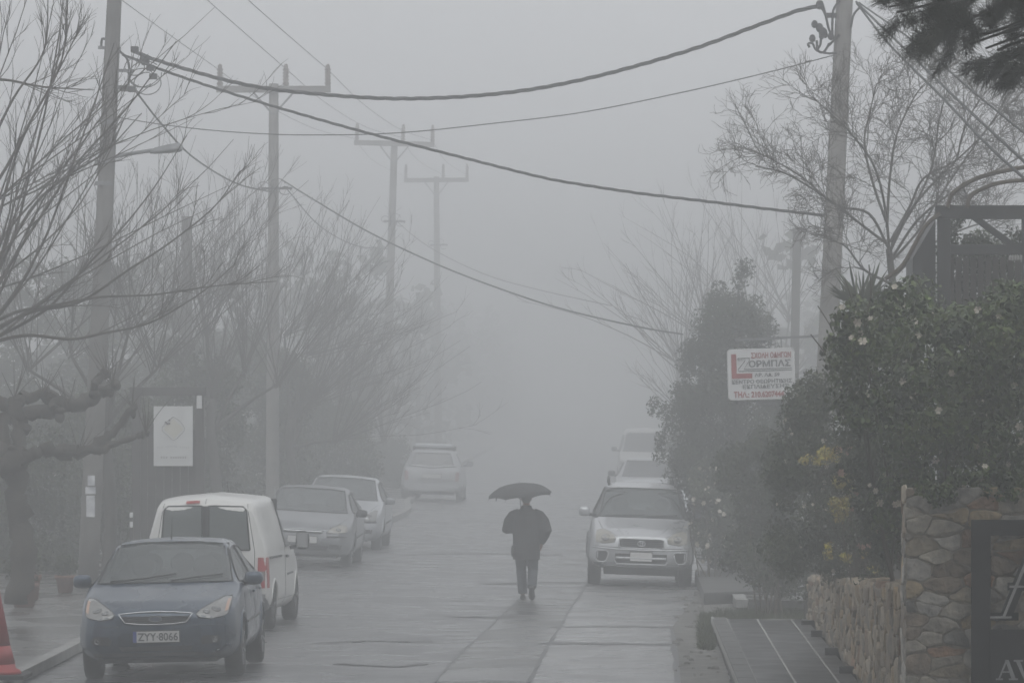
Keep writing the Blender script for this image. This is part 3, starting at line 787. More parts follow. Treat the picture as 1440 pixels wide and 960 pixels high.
KERB = mat('kerb_stone', (.24, .24, .23), .65, var=.3, scale=2.5, bump=.3)
wet(CONC, 1.1, .9, .74, .25); wet(CONC2, 1.0, .8, .66, .22)
TAR = mat('tar_joint', (.05, .05, .051), .4, var=.4, scale=4)
GRAVEL = mat('gravel_mud', (.13, .125, .115), .8, var=.5, scale=5, bump=.9, bscale=25, c2=(.21, .205, .19))
wet(PAVE, 1.3, .8, .62, .2)
TILE = mat('black_tile', (.028, .028, .028), .45, var=.35, scale=2.2, bump=.15, rvar=.1)
GROUT = mat('pale_grout', (.34, .34, .32), .75, var=.3, scale=8)

def sheet(name, xs, ys, fz, m, kind='structure'):
    V = [(x if not callable(x) else x(y), y, 0) for y in ys for x in xs]
    V = [(v[0], v[1], fz(v[0], v[1])) for v in V]; n = len(xs)
    Fq = [(j * n + i, j * n + i + 1, (j + 1) * n + i + 1, (j + 1) * n + i) for j in range(len(ys) - 1) for i in range(n - 1)]
    me = bpy.data.meshes.new(name); me.from_pydata(V, [], Fq); o = link(name, me, m, None, True)
    return tag(o, kind=kind)
YS = list(np.arange(-8, 50, 6.0)) + list(np.arange(50, 150, 2.0)) + list(np.arange(150, 452, 8.0))
def kerbL(y):
    K = [(0, -6.75), (61, -6.72), (80, -6.45), (100, -5.85), (112, -5.35), (122, -5.2), (134, -5.6), (160, -6.1), (460, -6.3)]
    y = max(0, y)
    for a, b in zip(K, K[1:]):
        if y <= b[0]: return a[1] + (b[1] - a[1]) * smooth(a[0], b[0], y)
    return K[-1][1]
def kerbR(y): return 1.26 if y < 66.4 else (1.55 if y < 84 else 1.75)
sheet('ground', [-80, -40, -20, -12, -8, -4, 0, 4, 8, 20, 40, 80], YS, lambda x, y: zg(x, y) - .05, DIRT)
def rd(t): return lambda y: kerbL(y) + (1.75 - kerbL(y)) * t
sheet('road', [rd(t) for t in np.linspace(-.02, 1, 9)], YS, lambda x, y: zg(x, y), ASPH)

def patch(name, pix, m, lift=.004, kind='structure'):
    pts = [G(a, b, lift) for a, b in pix]; bm = bmesh.new()
    f = bm.faces.new([bm.verts.new(p) for p in pts]); bmesh.ops.triangulate(bm, faces=[f])
    lo = min(p.y for p in pts); hi = max(p.y for p in pts); k = int((hi - lo) / 2.0)
    for i in range(1, k + 1):
        bmesh.ops.bisect_plane(bm, geom=bm.verts[:] + bm.edges[:] + bm.faces[:], plane_co=(0, lo + (hi - lo) * i / (k + 1), 0), plane_no=(0, 1, 0))
    for v in bm.verts: v.co.z = zg(v.co.x, v.co.y) + lift
    bmesh.ops.recalc_face_normals(bm, faces=bm.faces)
    for f in bm.faces:
        if f.normal.z < 0: f.normal_flip()
    me = bpy.data.meshes.new(name); bm.to_mesh(me); bm.free()
    return tag(link(name, me, m), kind=kind)
patch('road_strip', [(612, 958), (640, 925), (735, 838), (792, 775), (830, 740), (858, 742), (846, 792), (806, 850), (772, 905), (740, 958)], CONC2, .004)
patch('road_slab', [(745, 962), (772, 906), (806, 850), (846, 793), (880, 760), (980, 770), (985, 830), (950, 880), (958, 918), (962, 962)], CONC, .004)
patch('road_shoulder', [(958, 962), (952, 906), (946, 880), (984, 826), (1008, 800), (1060, 850), (1120, 862), (1120, 884), (1004, 884), (1014, 915), (1028, 962)], GRAVEL, .012)
def crack(pix, w, lift=.009, m=TAR, name='road_crack', jit=2.0, seed=1):
    rn = random.Random(seed); fine = []
    for (a, b), (c, d) in zip(pix, pix[1:]):
        k = 7
        for i in range(k): fine.append((a + (c - a) * i / k + rn.uniform(-jit, jit), b + (d - b) * i / k + rn.uniform(-jit, jit) * .3))
    fine.append(pix[-1]); pts = [G(a, b, lift) for a, b in fine]; mb = MB(); vs = []; fs = []
    for i, p in enumerate(pts):
        d = (pts[min(i + 1, len(pts) - 1)] - pts[max(0, i - 1)]); d.z = 0; d.normalize(); s_ = Vector((-d.y, d.x, 0)) * w * rn.uniform(.5, 1.3) / 2
        vs += [p + s_, p - s_]
        if i: fs.append((2 * i - 2, 2 * i, 2 * i + 1, 2 * i - 1))
    mb.add(vs, fs); return tag(mb.build(name, m), kind='structure')
crack([(776, 881), (860, 880), (946, 881)], .22, seed=2); crack([(766, 903), (850, 904), (952, 906)], .42, seed=3)
crack([(625, 866), (690, 867), (735, 866)], .25, seed=4); crack([(560, 779), (640, 778), (720, 778), (790, 779)], .35, seed=5)
crack([(690, 820), (720, 819), (765, 818), (820, 818)], .4, seed=6); crack([(745, 958), (772, 905), (806, 850), (846, 792)], .05, seed=7, jit=.9)
crack([(948, 880), (950, 905), (957, 958)], .11, seed=8, jit=1.2); crack([(612, 958), (640, 925), (735, 838)], .045, seed=9, jit=1.0)
crack([(440, 903), (520, 900), (610, 901)], .2, seed=10); crack([(470, 932), (560, 936), (600, 932)], .2, seed=12)

# left pavement, with a stone kerb
def strip_mesh(name, fa, fb, ys, m, parent=None):
    vs = []; fs = []; prof = [(fa, -.12), (fa, 0), (fb, 0), (fb, -.12)]
    for y in ys:
        for f, dz in prof: vs.append((f(y), y, zg(f(y), y) + top + dz))
    for i in range(len(ys) - 1):
        for j in range(3): fs.append((i * 4 + j, i * 4 + j + 1, i * 4 + 5 + j, i * 4 + 4 + j))
    fs += [(0, 1, 2, 3), tuple(len(vs) - 4 + q for q in (3, 2, 1, 0))]
    return MB().add(vs, fs).build(name, m, parent)
YP = [y for y in YS if y >= -6 and y < 260]
top = .125
sw = strip_mesh('pavement', lambda y: kerbL(y) - 3.6, lambda y: kerbL(y) - .165, YP, PAVE); tag(sw, kind='structure')
top = .135
kb = strip_mesh('kerb', lambda y: kerbL(y) - .16, lambda y: kerbL(y), YP, KERB); tag(kb, kind='structure')
# far right pavement beyond the slope
top = .16
YR = [y for y in YS if 74 <= y < 260]
tag(strip_mesh('pavement', lambda y: 1.95, lambda y: 4.2, YR, PAVE), kind='structure')
tag(strip_mesh('kerb', lambda y: 1.76, lambda y: 1.945, YR, KERB), kind='structure')

# raised dark tiled ramp on the right, white joints
def tiled_ramp():
    y0, y1 = 40.0, 66.2
    def zt(y): return zg(1.9, y) + .16
    def slab(mb, x0, x1, a, b, t0, t1):
        vs = [(x, y, zt(y) + t) for y in (a, b) for x in (x0, x1) for t in (t0, t1)]
        mb.add(vs, [(0, 1, 3, 2), (4, 6, 7, 5), (0, 4, 5, 1), (2, 3, 7, 6), (0, 2, 6, 4), (1, 5, 7, 3)])
    m = MB(); slab(m, 1.30, 2.52, y0, y1, -.3, 0); p = tag(m.build('pavement', TILE), kind='structure')
    k = MB(); 
    n = 22
    for i in range(n): slab(k, 1.245, 1.43, y0 + (y1 - y0) * i / n + .02, y0 + (y1 - y0) * (i + 1) / n - .03, -.32, .022)
    tag(k.build('kerb', mat('dark_kerb_stone', (.085, .085, .082), .6, var=.35, scale=3, bump=.3)), kind='structure')
    g = MB(); slab(g, 1.24, 1.275, y0, y1, -.05, .027); slab(g, 1.432, 1.455, y0, y1, -.02, .012); slab(g, 1.845, 1.865, y0, y1 - .3, -.02, .006); slab(g, 2.30, 2.32, y0, y1 - .3, -.02, .006)
    slab(g, 1.9, 2.35, y1 - .35, y1 - .28, -.02, .006)
    for i in range(1, n): slab(g, 1.276, 1.43, y0 + (y1 - y0) * i / n - .02, y0 + (y1 - y0) * i / n + .015, -.02, .019)
    tag(g.build('pavement_joint', GROUT), kind='structure')
tiled_ramp()
# low concrete retaining step across the shoulder
def step_wall():
    a = G(990, 851); b = G(1120, 846); m = MB()
    vs = []
    for p in (a, Vector((a.x + .0, a.y + 9, zg(a.x, a.y + 9))), Vector((b.x, b.y + 9, zg(b.x, b.y + 9))), b):
        vs += [(p.x, p.y, p.z - .1), (p.x, p.y, p.z + .20)]
    m.add(vs, [(0, 2, 3, 1), (2, 4, 5, 3), (4, 6, 7, 5), (6, 0, 1, 7), (1, 3, 5, 7), (0, 6, 4, 2)])
    tag(m.build('concrete_step', mat('dark_concrete', (.075, .075, .072), .7, var=.35, scale=2, bump=.4), bevel=.02), 'low dark concrete step crossing the verge in front of the evergreen tree', 'step')
step_wall()
# rubble on the shoulder
def rubble():
    rn = random.Random(5); m = MB()
    for i in range(260):
        p = G(rn.uniform(950, 1110), rn.choice([rn.uniform(800, 885), rn.uniform(830, 958)]))
        if p.x > 1.2 and p.y < 66.5: continue
        r = rn.uniform(.01, .045); M = Matrix.Rotation(rn.uniform(0, 6), 3, 'Z')
        m.ball((p.x, p.y, p.z + r * .4), (r * rn.uniform(.8, 1.8), r * rn.uniform(.8, 1.8), r * .8), 6, 4, M)
    tag(m.build('rubble', mat('rubble_stone', (.15, .145, .135), .8, var=.5, scale=9, bump=.4)), kind='stuff')
rubble()
def verge():
    rng = np.random.default_rng(8); pts = []
    for i in range(2600):
        px = rng.choice([rng.uniform(985, 1002), rng.uniform(1040, 1130), rng.uniform(1000, 1125)]); py = rng.uniform(862, 884) if px > 1003 else rng.uniform(868, 915)
        p = G(px, py); pts.append((p.x, p.y, p.z + .02))
    d = np.tile(np.array([[0, 0, 1.0]]), (len(pts), 1))
    tag(tufts('verge_grass', np.array(pts), mat('verge_green', (.05, .06, .025), .7, var=.5, scale=6), None, rng, .11, .012, 5, d), kind='stuff')
verge()

# ------------------------------------------------------------------ stonework
def clip(poly, px, py, nx, ny):
    out = []; n = len(poly)
    for i in range(n):
        a, b = poly[i], poly[(i + 1) % n]; da = (a[0] - px) * nx + (a[1] - py) * ny; db = (b[0] - px) * nx + (b[1] - py) * ny
        if da <= 0: out.append(a)
        if da * db < 0: t = da / (da - db); out.append((a[0] + (b[0] - a[0]) * t, a[1] + (b[1] - a[1]) * t))
    return out
STONE_COLS = [(.40, .375, .33), (.30, .285, .26), (.47, .455, .42), (.42, .37, .29), (.44, .36, .24), (.30, .25, .20), (.34, .22, .15), (.25, .245, .23), (.50, .485, .45), (.42, .395, .34), (.46, .43, .37), (.36, .35, .33)]
def stones(w, h, cw, ch, seed, fn, aspect_y=1.6, gap=.009, deep=(.004, .030), parent=None, name='stonework', m=None):
    rn = random.Random(seed); seeds = []
    ny = max(2, int(h / ch))
    for j in range(ny):
        nx = max(2, int(w / cw)); off = rn.uniform(0, 1)
        for i in range(nx + 1):
            if rn.random() < .15: continue
            seeds.append(((i - .5 + off + rn.uniform(-.42, .42)) * w / nx, (j + .5 + rn.uniform(-.4, .4)) * h / ny))
    vs = []; fs = []; cols = []
    for k, (sx, sy) in enumerate(seeds):
        poly = [(0, 0), (w, 0), (w, h), (0, h)]
        for k2, (qx, qy) in enumerate(seeds):
            if k2 == k or abs(qx - sx) > cw * 4 or abs(qy - sy) > ch * 4: continue
            dx, dy = qx - sx, (qy - sy) * aspect_y * aspect_y
            poly = clip(poly, (sx + qx) / 2, (sy + qy) / 2, dx, dy)
            if len(poly) < 3: break
        if len(poly) < 3: continue
        cx = sum(p[0] for p in poly) / len(poly); cy = sum(p[1] for p in poly) / len(poly)
        ex = max(p[0] for p in poly) - min(p[0] for p in poly); ey = max(p[1] for p in poly) - min(p[1] for p in poly)
        if ex < gap * 3 or ey < gap * 3: continue
        q = []
        for i in range(len(poly)):
            a, b = poly[i], poly[(i + 1) % len(poly)]; L = math.hypot(b[0] - a[0], b[1] - a[1]); q.append(a)
            if L > .07: q.append(((a[0] + b[0]) / 2 + rn.uniform(-.1, .1) * L, (a[1] + b[1]) / 2 + rn.uniform(-.1, .1) * L))
        poly = q
        for _ in range(1):
            q = []
            for i in range(len(poly)):
                a, b = poly[i], poly[(i + 1) % len(poly)]
                q += [(a[0] * .8 + b[0] * .2, a[1] * .8 + b[1] * .2), (a[0] * .2 + b[0] * .8, a[1] * .2 + b[1] * .8)]
            poly = q
        poly = [(a + rn.uniform(-1, 1) * gap * .5, b + rn.uniform(-1, 1) * gap * .5) for a, b in poly]
        fx, fy = 1 - 2 * gap / ex, 1 - 2 * gap / ey; d = rn.uniform(*deep); tx, ty = rn.uniform(-.12, .12), rn.uniform(-.12, .12)
        n = len(poly); base = len(vs); c = rn.choice(STONE_COLS); v = rn.uniform(.75, 1.2); c = [x * v for x in c]
        for (sc, dd) in ((1, -.02), (1, d * .3), (.965, d * .8), (.90, d), (.5, d * 1.03)):
            for a, b in poly:
                A = cx + (a - cx) * fx * sc; B = cy + (b - cy) * fy * sc
                vs.append(fn(A, B, dd + (tx * (A - cx) + ty * (B - cy)) * (dd > 0) + rn.uniform(-.003, .003)))
        for r in range(4):
            for i in range(n): fs.append((base + r * n + i, base + r * n + (i + 1) % n, base + (r + 1) * n + (i + 1) % n, base + (r + 1) * n + i))
        fs.append(tuple(base + 4 * n + i for i in range(n)))
        cols += [c] * (n * 5)
    me = bpy.data.meshes.new(name); me.from_pydata(vs, [], fs)
    bm = bmesh.new(); bm.from_mesh(me); bmesh.ops.recalc_face_normals(bm, faces=bm.faces); bm.to_mesh(me); bm.free()
    ca = me.color_attributes.new('stone', 'FLOAT_COLOR', 'POINT')
    ca.data.foreach_set('color', np.array([(*c, 1) for c in cols], np.float32).ravel())
    return link(name, me, m, parent, True)
STONE = mat('rubble_masonry', (1.0, .99, .97), .8, var=.38, scale=11, bump=1.0, bscale=22, attr='stone', c2=(1.4, 1.36, 1.3), detail=8)
STONE2 = mat('dry_stone', (.74, .66, .55), .85, var=.4, scale=11, bump=1.0, bscale=24, attr='stone', c2=(.95, .84, .70), detail=8)
MORTAR = mat('mortar', (.36, .32, .26), .85, var=.35, scale=8, bump=.6, bscale=40)

YPIL = 44.0; SP = F / YPIL
def pz(py, Y=YPIL): return CH - (py - VY) * Y / F
def pxx(px, Y=YPIL): return (px - VX) * Y / F
def pillar():
    e = empty('stone_pillar', (pxx(1273), YPIL, zg(4, YPIL)), 'rubble stone wall panel at the right edge carrying the black framed sign', 'stone wall')
    x0, x1 = pxx(1273), pxx(1600); zb, zt = zg(4, YPIL) - .1, pz(684)
    O = e.location
    MB().box(x0 + .01 - O.x, x1 - O.x, .0, .62, zb - O.z, zt - .03 - O.z).build('mortar_core', MORTAR, e)
    stones(x1 - x0, zt - zb, .25, .115, 11, lambda a, b, d: Vector((x0 + a, YPIL - d - .004, zb + b)) - O, parent=e, m=STONE, aspect_y=1.9)
    stones(.62, zt - zb, .32, .22, 12, lambda a, b, d: Vector((x0 + .006 - d * .6, YPIL + .62 - a, zb + b)) - O, parent=e, m=STONE)
    # hung sign
    s = empty('framed_sign', (pxx(1365), YPIL - .09, pz(1010)), 'black steel frame sign with a large serif A over the letters AV', 'sign')
    O = s.location; blk = mat('black_sign_steel', (.012, .012, .012), .6, var=.25)
    f0, f1 = 0.0, pxx(1578) - pxx(1365); w = (1392 - 1365) * YPIL / F
    def Z(py): return pz(py) - O.z
    def X(px): return pxx(px) - O.x
    m = MB(); m.box(f0, f0 + w, -.03, .03, Z(1010), Z(730)); m.box(f1 - w, f1, -.03, .03, Z(1010), Z(730)); m.box(f0 + w, f1 - w, -.03, .03, Z(752), Z(730))
    m.build('frame', blk, s, bevel=.004)
    MB().box(f0 + w, f1 - w, -.027, .027, Z(1010), Z(884)).build('name_panel', blk, s)
    def strokes(polys, y0, y1, name, mm):
        q = MB()
        for p in polys: q.prism([(X(a), Z(b)) for a, b in p], lambda a, b, t: Vector((a, t, b)), y0, y1)
        return q.build(name, mm, s)
    back = [[(1400, 858), (1413, 858), (1447, 756), (1475, 756), (1510, 858), (1530, 858), (1530, 871), (1388, 871), (1388, 862)]]
    A = [[(1408, 866), (1412, 866), (1462, 745), (1457, 745)], [(1391, 865), (1421, 865), (1421, 868), (1391, 868)],
         [(1457, 745), (1466, 745), (1509, 866), (1482, 866)], [(1472, 865), (1524, 865), (1524, 868), (1472, 868)], [(1418, 822), (1474, 822), (1474, 825), (1418, 825)]]
    bk = [[(1402, 871), (1420, 871), (1468, 748), (1452, 748)], [(1388, 860), (1431, 860), (1431, 871), (1388, 871)],
          [(1452, 748), (1474, 748), (1518, 871), (1478, 871)], [(1468, 860), (1530, 860), (1530, 871), (1468, 871)], [(1416, 818), (1480, 818), (1480, 829), (1416, 829)]]
    strokes(bk, -.02, .03, 'letter_backing', blk)
    strokes(A, -.034, -.0205, 'letter', mat('letter_silver', (.46, .46, .45), .5, var=.1))
    # AV
    AV = [[(1402, 953), (1404.5, 953), (1415, 928), (1413, 926)], [(1399, 952), (1409, 952), (1409, 954.5), (1399, 954.5)], [(1412, 926), (1417, 926), (1427, 953), (1421, 953)], [(1417, 952), (1430, 952), (1430, 954.5), (1417, 954.5)], [(1407, 942), (1420, 942), (1420, 944), (1407, 944)],
          [(1424, 926), (1437, 926), (1437, 928.5), (1424, 928.5)], [(1427, 928), (1433, 928), (1442, 953), (1439, 955)], [(1439, 955), (1451, 928), (1454, 928), (1442, 955)], [(1446, 926), (1458, 926), (1458, 928.5), (1446, 928.5)]]
    strokes(AV, -.034, -.0275, 'lettering', mat('letter_grey', (.42, .43, .43), .5, var=.1))
pillar()
def low_wall():
    ya, yb = YPIL + .66, 66.5; X0 = 2.55
    e = empty('low_stone_wall', (X0, ya, zg(X0, ya)), 'low wall of brownish rubble stones leading from the sign wall along the tiled ramp', 'stone wall')
    O = e.location
    def zt(y): return 1.52 + (.74 - 1.52) * (y - ya) / (yb - ya)
    def zb(y): return zg(X0, y) + .12
    m = MB(); vs = []
    for y in (ya, yb):
        for x in (X0 + .03, X0 + .45):
            for z in (zb(y) - .3, zt(y) - .03): vs.append(Vector((x, y, z)) - O)
    m.add(vs, [(0, 1, 3, 2), (4, 6, 7, 5), (0, 4, 5, 1), (2, 3, 7, 6), (0, 2, 6, 4), (1, 5, 7, 3)]); m.build('mortar_core', MORTAR, e)
    def fn(a, b, d):
        y = ya + a; return Vector((X0 + .025 - d, y, zb(y) + b * (zt(y) - zb(y)))) - O
    stones(yb - ya, 1.0, .30, .16, 21, fn, parent=e, m=STONE2, gap=.012, deep=(.004, .034))
    def ft(a, b, d):
        y = ya + a; return Vector((X0 + b, y, zt(y) - .02 + d)) - O
    stones(yb - ya, .45, .5, .24, 22, ft, parent=e, m=STONE2, deep=(.02, .07))
    grp = 'black boxes along the low stone wall'
    proto = None
    lab = {0: 'black square box at the foot of the low stone wall, farthest of four', 1: 'black square box at the foot of the low stone wall, second farthest', 2: 'black square box at the foot of the low stone wall, second nearest', 3: 'black square box at the foot of the low stone wall, nearest the sign'}
    for i, (px, py) in enumerate([(1135, 893), (1148, 908), (1168, 934), (1189, 962)]):
        p = G(px, py)
        if i == 0:
            o = MB().box(-.075, .12, -.075, .075, .05, .20).build('wall_lamp_box', mat('black_box', (.012, .012, .012), .5, var=.2), None, bevel=.006)
            MB().box(-.079, -.0755, -.05, .05, .09, .16).build('cover_plate', mat('box_cover', (.03, .03, .03), .4, var=.2), o); proto = o
        else: o = copy_tree(proto)
        o.location = (2.47, p.y, zg(2.47, p.y)); tag(o, lab[i], 'box', grp)
low_wall()

# ------------------------------------------------------------------ poles
WOOD = mat('weathered_pole', (.20, .192, .178), .85, var=.3, scale=3, bump=.5, bscale=14)
WOOD2 = mat('grey_concrete_pole', (.20, .20, .195), .8, var=.2, scale=2, bump=.3)
STEEL = mat('galvanised_steel', (.20, .205, .21), .5, metal=.4, var=.25)
CABLE = mat('black_cable', (.016, .016, .017), .6, var=.3)
PORC = mat('insulator_porcelain', (.17, .14, .12), .3, var=.3)

def pole_mesh(name, base, tip, r0, r1, m, parent, n=14):
    b, t = Vector(base), Vector(tip); k = 10
    pts = [b.lerp(t, i / k) for i in range(k + 1)]
    return MB().tube(pts, [r0 + (r1 - r0) * i / k for i in range(k + 1)], n).build(name, m, parent, True)
def on(px, py, Y, O): return P(px, py, Y) - O

def left_pole():
    Y = 77.0; b = P(123, 833, Y); b.z = zg(b.x, Y) + .1
    e = empty('utility_pole', b, 'leaning timber utility pole on the left with a lamp arm and torn poster', 'utility pole')
    pole_mesh('pole', (0, 0, -.1), on(163.5, -60, Y, b), .165, .112, mat('dark_weathered_pole', (.13, .124, .115), .85, var=.3, scale=3, bump=.5, bscale=14), e)
    a = MB(); pts = crv([on(150, 224, Y, b), on(175, 218, Y, b) + Vector((0, -.05, 0)), on(215, 212, Y, b) + Vector((0, -.1, 0))], 5)
    a.tube(pts, .032, 8); arm = a.build('lamp_arm', STEEL, e, True)
    h = MB(); rings = []
    p0, p1 = on(212, 215, Y, b) + Vector((0, -.1, 0)), on(257, 210, Y, b) + Vector((0, -.12, 0))
    for t, w, hh in ((0, .05, .04), (.15, .10, .07), (.6, .13, .10), (.92, .12, .10), (1, .09, .06)):
        c = p0.lerp(p1, t); rings.append([c + Vector((0, w * math.cos(q), hh * math.sin(q) * (1 if math.sin(q) > 0 else .45))) for q in [2 * math.pi * j / 14 for j in range(14)]])
    h.loft(rings).build('lamp_head', STEEL, arm, True)
    for z in (172, 228, 258): 
        c = on(152 if z < 200 else 147, z, Y, b); MB().lathe([(.15, -.03), (.15, .03)], Matrix.Translation(c), 16).build('band', STEEL, e)
    # loops and clamps
    m = MB()
    for (cx, cy, r, ph) in ((200, 110, .19, 0), (205, 105, .26, .8), (190, 95, .16, 2), (208, 118, .22, 1.4)):
        c = on(cx, cy, Y, b); m.tube([c + Vector((r * math.cos(q + ph), -.08 + .08 * math.sin(q), r * .8 * math.sin(q + ph))) for q in np.linspace(0, 5.6, 22)], .0085, 5)
    m.tube(crv([on(165, 70, Y, b), on(178, 82, Y, b), on(182, 100, Y, b), on(180, 125, Y, b)], 5), .02, 6)
    m.tube(crv([on(142, 68, Y, b), on(144, 55, Y, b), on(152, 58, Y, b)], 5), .02, 6)
    m.build('cable_loop', CABLE, e)
    for (cx, cy) in ((190, 70), (205, 88), (212, 96), (216, 108), (175, 125), (186, 126), (203, 84)):
        c = on(cx, cy, Y, b); MB().box(c.x - .06, c.x + .06, -.12, .02, c.z - .045, c.z + .045).build('clamp', BLACK, e, bevel=.01)
    for q0, q1, w in (((158, 99), (188, 100), .05), ((158, 123), (190, 124), .07), ((138, 67), (170, 69), .05)): MB().bar(on(*q0, Y, b), on(*q1, Y, b), w).build('bracket', STEEL, e)
    ps = MB()
    for (cx, c0, c1, w) in ((130, 668, 682, .055), (129, 684, 694, .08), (129, 696, 726, .065)):
        a0, a1 = on(cx, c1, Y, b), on(cx, c0, Y, b); ps.box(a0.x - w, a0.x + w, -.185, -.165, a0.z, a1.z)
    ps.build('poster', mat('torn_poster', (.50, .52, .56), .7, var=.35, scale=7, c2=(.72, .73, .74)), e)
left_pole()

def hv_pole():
    Y = F / 67.0; b = Vector((-7.27, Y, zg(-7.27, Y) + .1))
    e = empty('power_pole', b, 'power pole with a crossarm and three insulators, nearest of the crossarm row', 'power pole', 'crossarm poles along the left side')
    tz = P(385, 118, Y).z - b.z; tx = P(385, 118, Y).x - b.x
    pole_mesh('pole', (0, 0, -.1), (tx, 0, tz), .15, .10, WOOD, e)
    L = 1.20; za = tz - .12
    MB().box(tx - L, tx + L, -.16, -.04, za - .07, za + .07).build('crossarm', WOOD, e, bevel=.01)
    br = MB()
    for sx in (-1, 1): br.bar((tx + sx * .42, -.10, za - .07), (tx + sx * .02, -.10, za - .52), .04)
    br.build('brace', STEEL, e)
    for x in (-1.12, .26, 1.14):
        M = Matrix.Translation((tx + x, -.10, za + .07)); pr = [(.03, -.04), (.05, 0)]
        for i in range(5): pr += [(.075, .06 + i * .07), (.045, .09 + i * .07)]
        pr += [(.05, .42), (.02, .46)]
        MB().lathe(pr, M, 12).build('insulator', PORC, e, True)
    c = MB()
    for (dx, dz, r) in ((.25, -2.25, .12), (.1, -2.1, .15), (-.2, -2.15, .12)):
        c.tube([(tx + dx + r * math.cos(q), -.2, tz + dz + r * .7 * math.sin(q)) for q in np.linspace(0, 5.5, 16)], .01, 5)
    c.bar((tx - .25, -.17, tz - 2.2), (tx + .4, -.17, tz - 2.2), .05); c.build('cable_clamp', BLACK, e)
    return e
hp = hv_pole()
for i, (px, py, s_, lab, rot) in enumerate([(552, 205, 47.0, 'crossarm power pole second in the left row, pale in the fog', 1.6), (613, 256, 38.0, 'crossarm power pole farthest in the left row, barely visible in the fog', -.6)]):
    o = copy_tree(hp); Y = F / s_; t = P(px, py, Y); x = t.x - R(rot) * 9.5; o.location = (x, Y, zg(x, Y))
    h0 = hp.children[0]; zt = max(v.co.z for v in h0.data.vertices)
    o.scale = (1, 1, (t.z - zg(x, Y)) / zt); o.rotation_euler = (0, R(rot), 0); tag(o, lab, 'power pole', 'crossarm poles along the left side')

def right_pole():
    Y = 71.0; b = P(1146, 760, Y); b.z = zg(b.x, Y) + .1
    e = empty('utility_pole', b, 'timber utility pole behind the flowering hedge on the right with cables fanning from its top', 'utility pole')
    pole_mesh('pole', (0, 0, -.1), on(1190.5, -60, Y, b), .165, .118, WOOD, e)
    k = MB(); k.bar(on(1160, 22, Y, b), on(1182, 22, Y, b), .09, .07)
    for (cx, cy, r) in ((1145, 35, .06), (1152, 40, .07), (1157, 47, .08), (1142, 55, .06), (1160, 50, .05), (1152, 8, .07), (1168, 52, .06), (1155, 52, .05)):
        c = on(cx, cy, Y, b); k.ball(c + Vector((0, -.1, 0)), (r * .8, r * .8, r), 8, 6)
        k.box(c.x - r * .5, c.x + r * .5, -.2, -.0, c.z - r * .5, c.z + r * .5)
    k.build('cable_clamp', BLACK, e)
    m = MB()
    for pts in ([(1152, 8), (1160, 22), (1165, 42), (1172, 56)], [(1180, 2), (1172, 14), (1170, 30), (1170, 52)], [(1138, 68), (1136, 63), (1142, 62), (1148, 72), (1164, 76), (1176, 75)], [(1148, 58), (1150, 72), (1158, 74), (1166, 62)],
                [(1154, 56), (1153, 64), (1149, 71)], [(1196, 40), (1200, 22), (1210, 10)], [(1162, 68), (1170, 60), (1180, 50)], [(1151, 8), (1155, 4), (1160, 20)]):
        m.tube(crv([on(a, c, Y, b) + Vector((0, -.12, 0)) for a, c in pts], 6), .018, 6)
    m.build('cable_loop', CABLE, e)
right_pole()

def plain_post(px, top, s_, lean, r, label, m):
    Y = F / s_; t = P(px, top, Y); x = t.x - lean; b = Vector((x, Y, zg(x, Y)))
    e = empty('concrete_post', b, label, 'post', None)
    MB().loft([[Vector((t.x * u + x * (1 - u) - x, 0, (t.z - b.z) * u - .05)) + Vector((sx * r * (1 - .15 * u), sy * r * (1 - .15 * u), 0)) for sx, sy in ((-1, -1), (1, -1), (1, 1), (-1, 1))] for u in (0, .5, 1)]).build('post', m, e, bevel=.02)
    c = t - b; MB().box(c.x - r * .9, c.x + r * .9, -r * .9, r * .9, c.z - .06, c.z + .02).build('cap', m, e)
plain_post(1121, 322, 80.0, .12, .085, 'bare square concrete post standing between the hedge and the leaning right pole', WOOD2)
plain_post(263, 306, 74.0, .0, .105, 'square post rising out of the bare trees left of the nearest crossarm pole', WOOD2)
plain_post(466, 375, 52.0, .0, .085, 'thin post in the fog between the first two crossarm poles', WOOD2)
plain_post(588, 412, 41.0, .0, .085, 'faint thin post in the fog beside the farthest crossarm pole', WOOD2)

# ------------------------------------------------------------------ wires
def wire(pix, Y0, Y1, r, label, twist=False, name='overhead_cable', cat='cable', group=None):
    n = len(pix); xs = [p[0] for p in pix]; tot = xs[-1] - xs[0]
    pts = [P(a, b, Y0 + (Y1 - Y0) * ((a - xs[0]) / tot if abs(tot) > 20 else i / (n - 1))) for i, (a, b) in enumerate(pix)]
    c = crv(pts, 14); m = MB()
    if twist:
        L = [0]
        for a, b in zip(c, c[1:]): L.append(L[-1] + (b - a).length)
        f = []
        for i in range(len(c) - 1):
            for j in range(3): f.append((c[i].lerp(c[i + 1], j / 3), L[i] + (L[i + 1] - L[i]) * j / 3))
        for ph in (0, 2.09, 4.19):
            m.tube([p + Vector((0, math.cos(l * 7 + ph), math.sin(l * 7 + ph))) * r * .75 for p, l in f], r * .72, 5)
    else: m.tube(c, r, 5)
    return tag(m.build(name, CABLE, None, True), label, cat, group)
wire([(187, 72), (230, 88), (330, 116), (420, 130), (560, 139), (700, 132), (820, 112), (960, 74), (1060, 38), (1120, 16), (1152, 9)], 77, 71, .023, 'thick twisted cable sagging across the street from pole to pole, highest of the crossing cables', True)
wire([(172, 77), (240, 103), (330, 133), (420, 160), (520, 188), (640, 219), (760, 249), (820, 260), (900, 272), (1000, 284), (1080, 294), (1160, 303)], 77, 71.3, .017, 'cable running down across the street to the middle of the right pole', True)
wire([(158, 164), (240, 177), (330, 186), (430, 190), (560, 187), (700, 173), (820, 158), (960, 130), (1080, 102), (1172, 78)], 77, 71, .0085, 'thin wire crossing the street below the thick twisted cable')
